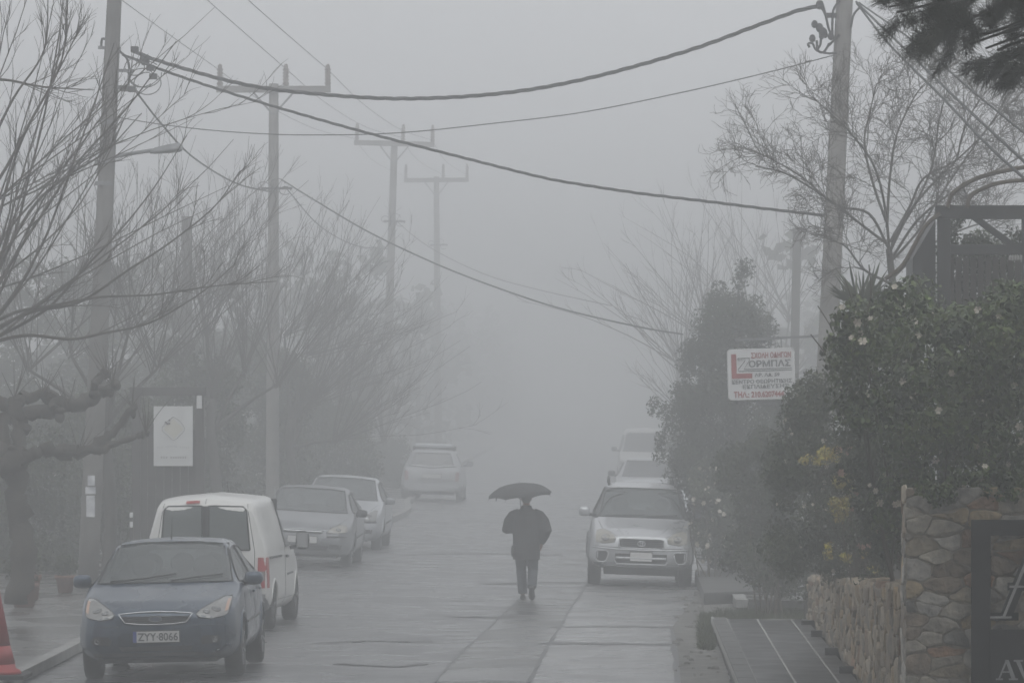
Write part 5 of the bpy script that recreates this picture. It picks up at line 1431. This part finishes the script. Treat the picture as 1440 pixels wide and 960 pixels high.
whip_tree('bare_tree', 'nearest bare tree at the left edge, its long whips arching across the leaning pole', (-38, 490), 62,
          [[(-38, 490), (33, 472), (100, 477), (150, 468), (200, 457), (240, 440), (290, 405), (330, 370)], [(-38, 490), (0, 472), (67, 433), (117, 377), (167, 327), (215, 262), (262, 190)], [(-38, 470), (20, 440), (73, 430), (143, 418), (217, 415), (300, 402), (387, 395)],
           [(-38, 490), (27, 403), (50, 360), (70, 320), (105, 230), (140, 120), (160, 60)], [(-38, 480), (40, 440), (110, 425), (180, 380), (240, 340), (300, 290), (335, 240)], [(-38, 480), (-10, 400), (20, 330), (40, 250), (60, 160), (84, 40), (90, -20)],
           [(-38, 470), (10, 380), (60, 300), (110, 230), (180, 150), (250, 60)], [(-38, 460), (0, 300), (30, 200), (75, 110), (120, 20)], [(-38, 440), (40, 300), (90, 250), (150, 215), (200, 160)],
           [(-60, 330), (0, 250), (45, 170), (85, 85), (95, 0)], [(-60, 300), (-20, 220), (20, 140), (60, 70), (70, -10)], [(-60, 120), (0, 112), (60, 122), (135, 128)]],
          26, (2.2, 4.6), (18, 96), 51, r=.021, sub=6, extra_hubs=((-60, 330), (-70, 420)))
whip_tree('bare_tree', 'bare bush-like tree just behind the leaning left pole, with fine upright shoots', (150, 545), 80, [], 74, (1.8, 4.2), (35, 125), 52, r=.012, sub=5, extra_hubs=((100, 500), (220, 520), (40, 520), (180, 470)))
whip_tree('bare_tree', 'hazy bare tree with crowded vertical shoots between the leaning pole and the nearest crossarm pole', (300, 560), 91, [], 100, (1.6, 3.9), (50, 118), 53, r=.011, sub=5, extra_hubs=((250, 520), (345, 520), (290, 470), (390, 540)))
whip_tree('bare_tree', 'hazy bare tree with shoots leaning right over the silver cars', (410, 590), 103, [], 110, (1.5, 3.8), (8, 85), 54, r=.011, sub=5, extra_hubs=((440, 560), (430, 500), (470, 620), (400, 470)))
whip_tree('bare_tree', 'faint bare tree beside the second crossarm pole', (500, 610), 128, [], 60, (1.6, 3.6), (50, 125), 55, r=.012, sub=4, extra_hubs=((480, 560), (540, 620)))
whip_tree('bare_tree', 'pale bare tree in the fog left of the evergreen tree', (985, 600), 118, [[(985, 560), (950, 500), (910, 455), (870, 440)], [(990, 540), (940, 470), (900, 410), (880, 370)]], 40, (2., 4.4), (50, 165), 56, r=.018, sub=5, extra_hubs=((960, 520), (1000, 480)))
whip_tree('bare_tree', 'tall faint bare tree behind the bare square post on the right', (1090, 560), 132, [], 46, (2.5, 5.5), (45, 140), 57, r=.02, sub=5, extra_hubs=((1060, 470), (1110, 450)))
whip_tree('bare_tree', 'faintest bare tree far up the street on the right', (960, 580), 168, [], 36, (2.5, 6), (45, 140), 58, r=.026, sub=4, extra_hubs=((950, 500), (1000, 490)))

def pollard():
    rng = np.random.default_rng(60); Y = 66.0; b = P(28, 838, Y); O = Vector((b.x, Y, zg(b.x, Y) + .1)); e = empty('pollarded_tree', O, 'pollarded tree with thick knobbly arms at the left edge above the pots', 'tree')
    T = MB()
    def A(pts, r0, r1, knob=True):
        c = crv([P(x, y, Y) - O + Vector((0, .1 * i, 0)) for i, (x, y) in enumerate(pts)], 6); k = len(c)
        T.tube([q + Vector(rng.normal(size=3)) * .025 for q in c], [(r0 + (r1 - r0) * i / k) * rng.uniform(.72, 1.25) for i in range(k)], 10)
        if knob:
            for q in [c[-1], c[-2]] + [c[int(rng.integers(k))] + Vector(rng.normal(size=3)) * r1 * .6 for _ in range(6)]: T.ball(q, [r1 * rng.uniform(.55, 1.45) for _ in range(3)], 8, 6)
    A([(25, 850), (30, 760), (18, 690), (22, 640)], .17, .15, False)
    A([(22, 655), (-20, 620), (-70, 600)], .19, .13); A([(20, 660), (0, 600), (40, 580), (95, 572), (130, 556), (158, 542)], .12, .07)
    A([(22, 650), (60, 634), (110, 640), (150, 612), (185, 572)], .10, .045); A([(60, 632), (110, 634), (160, 624), (205, 608)], .08, .035); A([(24, 640), (30, 600), (20, 560), (60, 552)], .12, .07)
    A([(80, 576), (74, 560), (62, 556)], .09, .07); A([(130, 556), (140, 530), (150, 524)], .07, .05)
    A([(-70, 610), (-40, 560), (10, 570)], .13, .08)
    T.build('trunk', BARK, e, True)
    W = MB()
    for i in range(60):
        x, y = [(158, 542), (185, 572), (205, 608), (60, 552), (150, 524), (20, 560), (95, 572), (110, 638)][i % 8]
        limb(W, P(x, y, Y) - O, (rng.normal() * .5, rng.normal() * .4, 1), rng.uniform(.2, .7), .008, .003, rng, n=4, sides=4)
    W.build('crown', TWIG, e)
pollard()

def left_bush(name, label, px0, px1, top, Y, seed, n=9000, m=None, size=.09, bottom=None, dY=2.5):
    rng = np.random.default_rng(seed); rn = random.Random(seed); c = pxx((px0 + px1) / 2, Y)
    O = Vector((c, Y, zg(c, Y))); e = empty(name, O, label, 'tree' if 'tree' in name else 'shrub'); B = []
    yb = VY + (CH - O.z) * F / Y
    poly = [(px0, yb - 4)] + [(px0 + (px1 - px0) * t, top + rn.uniform(-14, 16) + (28 if t in (0, 1) else 0)) for t in (0, .15, .3, .45, .6, .75, .9, 1)] + [(px1, yb - 4)]
    B = blobs_in(poly, Y, Y + dY, 80 if dY < 3 else 150, .22, .45, seed, O)
    p, d = blob_points(B, n, rng, .25); leaves('foliage', p, d, size, m or LEAF_D, e, rng, asp=.5)
    stems(e, (0, dY / 2, -.05), [(b[0], b[1], b[2]) for b in B[::6]], .025, BARK, rng)
left_bush('dark_shrub', 'dark overgrown bush behind the pollarded tree at the left edge', -60, 110, 600, 80, 71, 15000)
left_bush('dark_shrub', 'dark bush filling the gap between the leaning left pole and the timber gate frame', 95, 210, 560, 86, 72, 13000)
left_bush('dark_shrub', 'tall bush behind the white notice board and white van', 205, 330, 490, 92, 73, 20000)
left_bush('dark_shrub', 'hazy bush at the foot of the nearest crossarm pole', 320, 430, 500, 105, 74, 18000)
left_bush('dark_shrub', 'hazy bush behind the two silver cars on the left', 420, 520, 560, 116, 75, 14000)
left_bush('dark_shrub', 'faint bush beside the people carrier, lowest of the bushes on the left', 500, 575, 630, 146, 76, 8000, size=.12)
left_bush('dark_shrub', 'pale hazy bush behind the last cars on the right', 945, 1060, 560, 112, 77, 11000)
left_bush('dark_shrub', 'ivy-dark bank of leaves at the far left, behind the leaning pole', -80, 150, 555, 97, 78, 15000, size=.1)

left_bush('leafy_tree', 'dark leafy tree crown in the mist behind the leaning left pole', -60, 185, 365, 108, 91, 26000, size=.13, dY=4)
left_bush('leafy_tree', 'wide misty tree mass behind the nearest crossarm pole', 175, 400, 440, 118, 92, 26000, size=.14, dY=4)
left_bush('leafy_tree', 'pale misty tree mass between the first two crossarm poles', 390, 520, 520, 136, 93, 16000, size=.15, dY=4)
pot(45, 818, 72, .13, .36, 'small terracotta pot with a pale rim beside the red cone on the left pavement', 0)
pot(34, 850, 70, .20, .34, 'wide terracotta pot with a dark bush on the left pavement below the pollarded tree', .5)
pot(92, 825, 74, .15, .26, 'terracotta pot nearest the leaning left pole', .3)

# --- stone pine crowns added out of view to shade the near fog; one bough shows
def pines():
    rng = np.random.default_rng(81)
    # unseen crown of coarse leaves, added for its shade
    def crown_mesh(seed, n):
        rg = np.random.default_rng(seed); B = []
        for i in range(46):
            a = rg.uniform(0, 2 * math.pi); r = 8.0 * math.sqrt(rg.uniform(0, 1)); B.append((r * math.cos(a), r * math.sin(a), 1.2 + (1 - (r / 8) ** 2) * 1.6 + rg.uniform(-.4, .4), rg.uniform(1.3, 2.2), rg.uniform(1.3, 2.2), rg.uniform(.6, .95)))
        p, d = blob_points(B, n, rg, .2); p[:, 2] = np.maximum(p[:, 2], rg.uniform(.0, .5, len(p)))
        return p, d, B
    spots = [(6.8, 31.0, 'stone pine on the right whose needle bough hangs into the top right corner, its unseen crown added to shade the fog'), (-9.5, 40.0, 'unseen stone pine added on the left to shade the fog over the near street, beyond the left edge'),
             (6.6, 15.0, 'unseen stone pine added by the near right pavement to shade the fog, behind the one with the hanging bough'), (-8.6, 24.0, 'unseen stone pine added by the near left pavement to shade the fog, second from the viewer'), (-8.8, 7.0, 'unseen stone pine added by the near left pavement to shade the fog, closest to the viewer')]
    cx = [(-1.2, 0), (2.2, 0), (-2.4, -1), (3.6, -1), (5.2, -3)]; zb = 6.95; zbs = (6.85, 7.4, 5.5, 6.2, 4.8)
    protos = []
    for i, (x, y, lab) in enumerate(spots):
        z0 = zg(x, y) - .05; e = empty('shading_pine', (x, y, z0), lab, 'tree', 'stone pines along the near street')
        ox, oy = cx[i]; zc = zbs[i] - z0
        if i < 2:
            p, d, B = crown_mesh(90 + i, 46000); o = leaves('crown', p, d, .34, NEEDLE, e, rng, asp=.55, jit=1.0)
            protos.append((o, B))
        else:
            o = protos[i % 2][0].copy(); COL.objects.link(o); o.parent = e; B = protos[i % 2][1]
        o.location = (ox, oy, zc)
        T = MB(); T.tube(crv([Vector((0, 0, -.2)), Vector((.1, .1, 2.5)), Vector((ox * .15, oy * .2, 5)), Vector((ox * .3, oy * .4, zc + .6))], 5), [.32 - .008 * k for k in range(16)], 12)
        for b in B[::2]: T.tube(crv([Vector((ox * .25, oy * .3, zc - .6)), Vector((ox + b[0] * .5, oy + b[1] * .5, zc + .5)), Vector((ox + b[0], oy + b[1], zc + b[2]))], 4), [.10, .09, .08, .07, .06, .05, .04, .03, .02], 6)
        T.build('trunk', BARK, e, True)
        if i == 0:
            O = e.location; rn = random.Random(4); pts = []; dirs = []
            bound = [(1222, -30), (1232, 5), (1250, 36), (1280, 56), (1300, 66), (1340, 80), (1380, 93), (1412, 97), (1424, 112), (1445, 132), (1500, 130), (1560, 110)]
            def bd(px):
                for a, b in zip(bound, bound[1:]):
                    if px <= b[0]: return a[1] + (b[1] - a[1]) * (px - a[0]) / (b[0] - a[0])
                return 110
            while len(pts) < 2600:
                px = rn.uniform(1224, 1580); py = rn.uniform(-90, 132); lim = bd(px) - 9
                if py > lim: continue
                g = max(0, 1 - (lim - py) / 45)
                if math.sin(px * .075 + 1.3 + py * .02) * math.sin(py * .10 + px * .03) > (.45 if g < .3 else .75): continue
                Y = 42.5 + rn.uniform(-.9, .9); q = P(px, py, Y) - O; h0 = Vector((-.55 * g + rn.uniform(-.5, .3), rn.uniform(-.3, .3), -.9 * g + rn.uniform(-.2, .5)))
                for t in range(13):
                    pts.append(q + h0 * .035 * t * .5 + Vector((rn.gauss(0, .02), rn.gauss(0, .02), rn.gauss(0, .02)))); dirs.append(tuple(h0))
            tufts('needle_bough', np.array(pts), NEEDLE, e, rng, .15, .0065, 22, np.array(dirs))
            bb = MB()
            for k in range(14):
                a = rn.uniform(1240, 1520); c = P(a, bd(a) - 25, 42.5) - O; s0 = Vector((-.2, 10, zc - .4))
                bb.tube(crv([Vector((.2, 7.5, zc + .6)), c.lerp(Vector((.2, 10.5, zc+.4)), .4) + Vector((0, 0, .15)), c], 5), [.05 - .004 * q for q in range(11)], 5)
            bb.build('bough', BARK, e, True)
pines()

# --- woods closing in the street; unseen hedges added beside it to shade near fog
def wood(name, label, cat, x0, x1, y0, y1, h, n, size, seed, kind=None, grow=1.0, group=None):
    rng = np.random.default_rng(seed); rn = random.Random(seed); c = Vector(((x0 + x1) / 2, (y0 + y1) / 2, zg((x0 + x1) / 2, (y0 + y1) / 2) - .05))
    B = []
    k = max(24, int((x1 - x0) * (y1 - y0) * h / 14 * grow))
    for i in range(k):
        y = rn.uniform(y0, y1); hh = h * (.82 + .3 * math.sin(y * .35 + seed) * math.sin(y * .13 + 1)); B.append((rn.uniform(x0, x1) - c.x, y - c.y, rn.uniform(.2, max(.5, hh)), rn.uniform(.6, 1.2), rn.uniform(.7, 1.4), rn.uniform(.6, 1.1)))
    p, d = blob_points(B, n, rng, .2)
    if kind:
        o = leaves(name, p, d, size, LEAF_D, None, rng, asp=.6); o.location = c; tag(o, kind=kind); return
    e = empty(name, c, label, cat, group); leaves('foliage', p, d, size, LEAF_D, e, rng, asp=.6)
    stems(e, (0, 0, 0), [(b[0], b[1], b[2]) for b in B[::8]], .04, BARK, rng)
wood('woodland_screen', None, None, -17, -7.6, 140, 450, 7.5, 26000, .5, 101, 'stuff', .35)
wood('woodland_screen', None, None, 4.6, 15, 118, 450, 7.5, 26000, .5, 102, 'stuff', .35)
wood('woodland_screen', None, None, -10, 7, -12.5, -8, 6.8, 16000, .36, 105, 'stuff', .7)  # unseen, added behind the camera to keep light off the near fog
wood('shade_hedge', 'unseen evergreen hedge added along the near left pavement to shade the fog, beyond the left edge', 'hedge', -9.8, -7.7, -7, 46, 6.3, 30000, .30, 103, None, .9)
wood('shade_hedge', 'unseen evergreen hedge added along the near right side to shade the fog, beyond the right edge', 'hedge', 3.9, 6.2, -7, 39, 6.3, 24000, .30, 104, None, .9)
# ------------------------------------------------------------------ the walker with an umbrella
def remesh(mb, name, m, parent, voxel, smooth_it=6, mi=None):
    o = mb.build(name + '_src', None)
    md = o.modifiers.new('r', 'REMESH'); md.mode = 'VOXEL'; md.voxel_size = voxel
    ms = o.modifiers.new('s', 'SMOOTH'); ms.iterations = smooth_it; ms.factor = .5
    bpy.context.view_layer.update()
    me = bpy.data.meshes.new_from_object(o.evaluated_get(bpy.context.evaluated_depsgraph_get())); me.name = name
    old = o.data; bpy.data.objects.remove(o); bpy.data.meshes.remove(old); me.materials.clear()
    return link(name, me, m, parent, True)
def ell(c, rx, ry, n=20, tilt=0):
    return [Vector((c[0] + rx * math.cos(2 * math.pi * j / n), c[1] + ry * math.sin(2 * math.pi * j / n), c[2] + tilt * math.sin(2 * math.pi * j / n))) for j in range(n)]
def person():
    s_ = 90.5; Y = F / s_; X = (742 - VX) / s_; e = empty('person', (X - .02, Y, zg(X, Y)), 'person in a dark hip-length jacket and grey trousers walking away under an umbrella', 'person')
    e.scale = (1.03, 1.0, .962)
    SKIN = mat('skin', (.36, .22, .16), .55, var=.15); JK = mat('dark_jacket', (.018, .018, .020), .75, var=.35, scale=5, bump=.4, bscale=18)
    TR = mat('grey_trousers', (.038, .044, .055), .8, var=.35, scale=5, bump=.4, bscale=16, c2=(.075, .085, .10)); SH = mat('black_shoe', (.015, .014, .013), .5, var=.3); HAIR = mat('dark_hair', (.02, .017, .014), .6, var=.3)
    # body (walks towards +Y)
    b = MB()
    b.loft([ell((0, 0, .86), .15, .10), ell((0, 0, .98), .165, .11), ell((0, .01, 1.12), .15, .10), ell((0, .0, 1.30), .175, .115), ell((0, -.01, 1.42), .17, .09), ell((0, -.01, 1.47), .09, .07), ell((0, .005, 1.50), .056, .058), ell((0, .015, 1.58), .054, .056)])
    b.ball((0, .04, 1.655), (.075, .098, .115), 18, 14); b.ball((0, .09, 1.595), (.05, .055, .05), 12, 8)
    b.ball((0, .143, 1.64), (.014, .022, .022), 8, 6)
    for sx in (-1, 1):
        b.ball((sx * .076, .035, 1.645), (.012, .022, .033), 8, 6); b.ball((sx * .03, .125, 1.665), (.014, .012, .009), 8, 6)
    LH, LK, LA = Vector((-.085, 0, .88)), Vector((-.08, .12, .49)), Vector((-.055, .10, .09))
    RH, RK, RA = Vector((.085, 0, .88)), Vector((.10, .06, .48)), Vector((.085, -.24, .21))
    for h, k, a in ((LH, LK, LA), (RH, RK, RA)):
        b.tube([h, h.lerp(k, .4), k, k.lerp(a, .3), k.lerp(a, .7), a], [.085, .075, .055, .056, .042, .036], 12)
    b.ball(LA + Vector((0, .06, -.045)), (.045, .12, .04), 12, 8); b.ball(RA + Vector((0, .05, -.06)), (.044, .10, .05), 12, 8)
    LS, LE, LW = Vector((-.20, 0, 1.40)), Vector((-.285, .03, 1.14)), Vector((-.13, .24, 1.17))
    RS, RE, RW = Vector((.20, 0, 1.40)), Vector((.30, -.05, 1.13)), Vector((.22, .09, .93))
    for sh, el, w in ((LS, LE, LW), (RS, RE, RW)): b.tube([sh, sh.lerp(el, .5), el, el.lerp(w, .4), w], [.055, .048, .04, .038, .028], 12)
    # hands: palm, four fingers, thumb
    gx = Vector((-.10, .27, 1.21))
    for w, d, up, curl in ((LW, Vector((.35, .6, .5)).normalized(), Vector((0, .3, 1)), 1.0), (RW, Vector((-.25, .35, -.9)).normalized(), Vector((0, 1, .3)), .4)):
        side = d.cross(up).normalized(); nrm = side.cross(d).normalized()
        b.loft([[w + d * t + side * a * wd + nrm * c * .013 for a, c in ((-1, -1), (1, -1), (1, 1), (-1, 1))] for t, wd in ((-.01, .024), (.03, .038), (.085, .04))])
        for i, (off, ln) in enumerate(((-.030, .066), (-.010, .076), (.010, .072), (.030, .056))):
            q = w + d * .08 + side * off; d1 = (d - nrm * .5 * curl).normalized(); d2 = (d - nrm * 1.6 * curl).normalized(); d3 = (-nrm * curl - d * .3 * curl + d * (1 - curl)).normalized()
            b.tube([q, q + d1 * ln * .45, q + d1 * ln * .45 + d2 * ln * .33, q + d1 * ln * .45 + d2 * ln * .33 + d3 * ln * .25], [.010, .0095, .009, .0075], 7)
        q = w + d * .03 + side * -.035; t1 = (d * .6 - side * .7 - nrm * .3).normalized(); t2 = (d * .7 - nrm * .8 * curl + side * .2).normalized()
        b.tube([q + side * .015, q + t1 * .035, q + t1 * .035 + t2 * .032], [.013, .0115, .009], 7)
    remesh(b, 'body', SKIN, e, .0085, 3)
    j = MB()
    j.loft([ell((0, -.01, .66), .205, .15), ell((0, -.01, .72), .21, .155), ell((0, -.005, .86), .205, .15), ell((0, 0, 1.02), .205, .148), ell((0, 0, 1.16), .215, .15), ell((0, -.01, 1.28), .225, .155), ell((0, -.02, 1.36), .205, .145), ell((0, -.02, 1.43), .15, .115), ell((0, -.005, 1.49), .085, .085), ell((0, .0, 1.535), .078, .08)])
    for sh, el, w in ((LS, LE, LW), (RS, RE, RW)):
        d = (w - el).normalized()
        j.tube([Vector((sh.x * .5, sh.y - .01, 1.42)), sh + Vector((-.012 if sh.x > 0 else .012, 0, -.03)), sh.lerp(el, .5) + Vector((0, 0, .01)), el, el.lerp(w, .5), w - d * .005], [.075, .092, .098, .09, .08, .062], 14)
    j.ball((-.205, -.06, .80), (.03, .07, .10), 10, 8)
    remesh(j, 'jacket', JK, e, .012, 4)
    t = MB()
    t.loft([ell((0, 0, .80), .165, .12), ell((0, 0, .92), .17, .12), ell((0, 0, 1.0), .16, .115)])
    for h, k, a in ((LH, LK, LA), (RH, RK, RA)):
        t.tube([h, h.lerp(k, .4), k, k.lerp(a, .4), k.lerp(a, .8), a + (k - a).normalized() * .015], [.105, .095, .078, .076, .074, .072], 14)
    remesh(t, 'trousers', TR, e, .011, 3)
    for a, d, u in ((LA, Vector((0, 1, -.05)), Vector((0, .05, 1))), (RA, Vector((0, .74, -.67)), Vector((0, .67, .74)))):
        d.normalize(); u.normalize(); sd = d.cross(u); base = a - u * .055; m = MB(); rr = []
        for tt, w, hh in ((-.09, .025, .05), (-.075, .037, .085), (-.02, .042, .10), (.06, .045, .075), (.13, .05, .052), (.18, .042, .04), (.2, .02, .02)):
            c = base + d * tt; rr.append([c + sd * w * math.cos(q) + u * (hh * .5 + hh * .5 * math.sin(q) - .035) for q in [2 * math.pi * i / 12 for i in range(12)]])
        m.loft(rr); m.build('shoe', SH, e, True)
    hm = MB(); hm.ball((0, .022, 1.685), (.083, .100, .098), 16, 10); hm.ball((0, -.02, 1.64), (.072, .062, .075), 14, 8); hm.build('hair', HAIR, e, True)
    # umbrella
    g = gx + Vector((.0, 0, 0)); ux = (730 - 742) / s_; O = Vector((X, Y, zg(X, Y)))
    u = empty('umbrella', O + Vector((g.x * .985, g.y * .97, g.z * .962)), 'open black umbrella tilted over the walking person', 'umbrella'); u.scale = (.985, .97, .962)
    U = mat('black_umbrella_cloth', (.016, .016, .018), .6, var=.25, scale=4)
    apex = Vector((ux + .0, .02, 1.89)) - g; ax = (apex - Vector((.0, 0, -.02))).normalized(); ax = Vector((-.075, -.10, 1)).normalized()
    q = ax.to_track_quat('Z', 'Y').to_matrix(); N = 8; Rr = .525; rings = []; V = []; Fq = []
    prof = [(0, 0), (.12, -.008), (.25, -.03), (.36, -.068), (.45, -.125), (Rr, -.20)]
    per = 6
    for i, (r, z) in enumerate(prof):
        for k in range(N * per):
            a = 2 * math.pi * k / (N * per) + .2; f = abs((k % per) / per - .5) * 2      # 1 on ribs, 0 between
            rr = r * (1 - .06 * (1 - f * f) * r / Rr); zz = z + (.0 if i < 2 else .025 * (1 - f * f) * (r / Rr) ** 2 - .012 * (1 - f * f) * (1 if i < 5 else 0))
            V.append(apex + q @ Vector((rr * math.cos(a), rr * math.sin(a), zz)))
    n = N * per
    for i in range(len(prof) - 1):
        for k in range(n): Fq.append((i * n + k, i * n + (k + 1) % n, (i + 1) * n + (k + 1) % n, (i + 1) * n + k))
    me = bpy.data.meshes.new('canopy'); me.from_pydata(V, [], Fq); bm = bmesh.new(); bm.from_mesh(me); bmesh.ops.remove_doubles(bm, verts=bm.verts, dist=.0005); bmesh.ops.recalc_face_normals(bm, faces=bm.faces)
    bmesh.ops.solidify(bm, geom=bm.faces[:], thickness=.002); bm.to_mesh(me); bm.free(); link('canopy', me, U, u, True)
    rb = MB(); st = MB()
    for k in range(N):
        a = 2 * math.pi * k / N + .2
        rb.tube([apex + q @ Vector((r * math.cos(a), r * math.sin(a), z - .006)) for r, z in prof[1:]] + [apex + q @ Vector(((Rr + .02) * math.cos(a), (Rr + .02) * math.sin(a), -.235))], .0035, 5)
        st.tube([apex + q @ Vector((.26 * math.cos(a), .26 * math.sin(a), -.055)), apex + q @ Vector((.012 * math.cos(a), .012 * math.sin(a), -.26))], .003, 5)
    rb.build('rib', STEEL, u); st.build('stretcher', STEEL, u)
    sh = MB(); low = Vector((0, 0, -.02)); sh.tube([apex + q @ Vector((0, 0, .035)), apex, apex.lerp(low, .5), low], [.004, .006, .007, .008], 8); sh.build('shaft', STEEL, u, True)
    MB().tube([low + Vector((0, 0, .09)), low, low + Vector((0, 0, -.05))], [.013, .016, .014], 10).build('handle', BLACK, u, True)
    a = Vector(((698 - 742) / s_, -.1, 1.685)) - g; MB().tube([a + Vector((.01, 0, .02)), a + Vector((-.005, 0, -.05)), a + Vector((-.012, 0, -.085))], [.008, .012, .006], 6).build('closing_strap', U, u)
person()
# ------------------------------------------------------------------ air, sky, light, camera
hz = MB().box(-95, 95, -14, 470, -2.2, HAZE_TOP).build('haze', None); tag(hz, kind='stuff')
m = bpy.data.materials.new('fog'); m.use_nodes = True; nt = m.node_tree; nt.nodes.clear()
o = nt.nodes.new('ShaderNodeOutputMaterial'); v = nt.nodes.new('ShaderNodeVolumePrincipled')
v.inputs['Color'].default_value = (.972, .98, .985, 1); v.inputs['Density'].default_value = SIGMA; v.inputs['Anisotropy'].default_value = .7
nt.links.new(v.outputs[0], o.inputs['Volume']); hz.data.materials.append(m)

W = bpy.data.worlds.new('World'); C.world = W; W.use_nodes = True; nt = W.node_tree; bg = nt.nodes['Background']
sk = nt.nodes.new('ShaderNodeTexSky'); sk.sky_type = 'NISHITA'; sk.sun_disc = False; sk.sun_elevation = R(58); sk.sun_rotation = R(180); sk.dust_density = 8; sk.air_density = 1; sk.ozone_density = 1
hs = nt.nodes.new('ShaderNodeHueSaturation'); hs.inputs['Saturation'].default_value = .12
nt.links.new(sk.outputs[0], hs.inputs['Color']); tn = nt.nodes.new('ShaderNodeMix'); tn.data_type = 'RGBA'; tn.blend_type = 'MULTIPLY'; tn.inputs['Factor'].default_value = 1; tn.inputs['B'].default_value = (.94, .98, 1.04, 1)
nt.links.new(hs.outputs[0], tn.inputs['A']); veil = nt.nodes.new('ShaderNodeMix'); veil.data_type = 'RGBA'; veil.inputs['Factor'].default_value = VF; veil.inputs['B'].default_value = (VL * .965, VL * .985, VL * 1.02, 1)   # even cloud cover
nt.links.new(tn.outputs['Result'], veil.inputs['A']); nt.links.new(veil.outputs['Result'], bg.inputs[0]); bg.inputs[1].default_value = SKY
l = bpy.data.lights.new('sun', 'SUN'); l.energy = SUN; l.angle = R(60); l.color = (1, .99, .97)
lo = bpy.data.objects.new('sun', l); COL.objects.link(lo); lo.rotation_euler = (R(32), 0, 0)   # behind the camera, veiled by the cloud

cam = bpy.data.cameras.new('camera'); co = bpy.data.objects.new('camera', cam); COL.objects.link(co)
co.location = (0, 0, CH); co.rotation_euler = (math.pi / 2, 0, 0)
cam.sensor_width = 36; cam.lens = 36 * F / 1440; cam.shift_x = -(VX - 720) / 1440; cam.shift_y = (VY - 480) / 1440
cam.clip_start = .5; cam.clip_end = 1500; C.camera = co
vs = C.view_settings; vs.view_transform = 'Standard'; vs.look = 'None'; vs.exposure = EXPO; vs.gamma = 1
C.render.engine = 'CYCLES'; cy = C.cycles
cy.max_bounces = 8; cy.volume_bounces = 2; cy.transparent_max_bounces = 12; cy.use_denoising = True
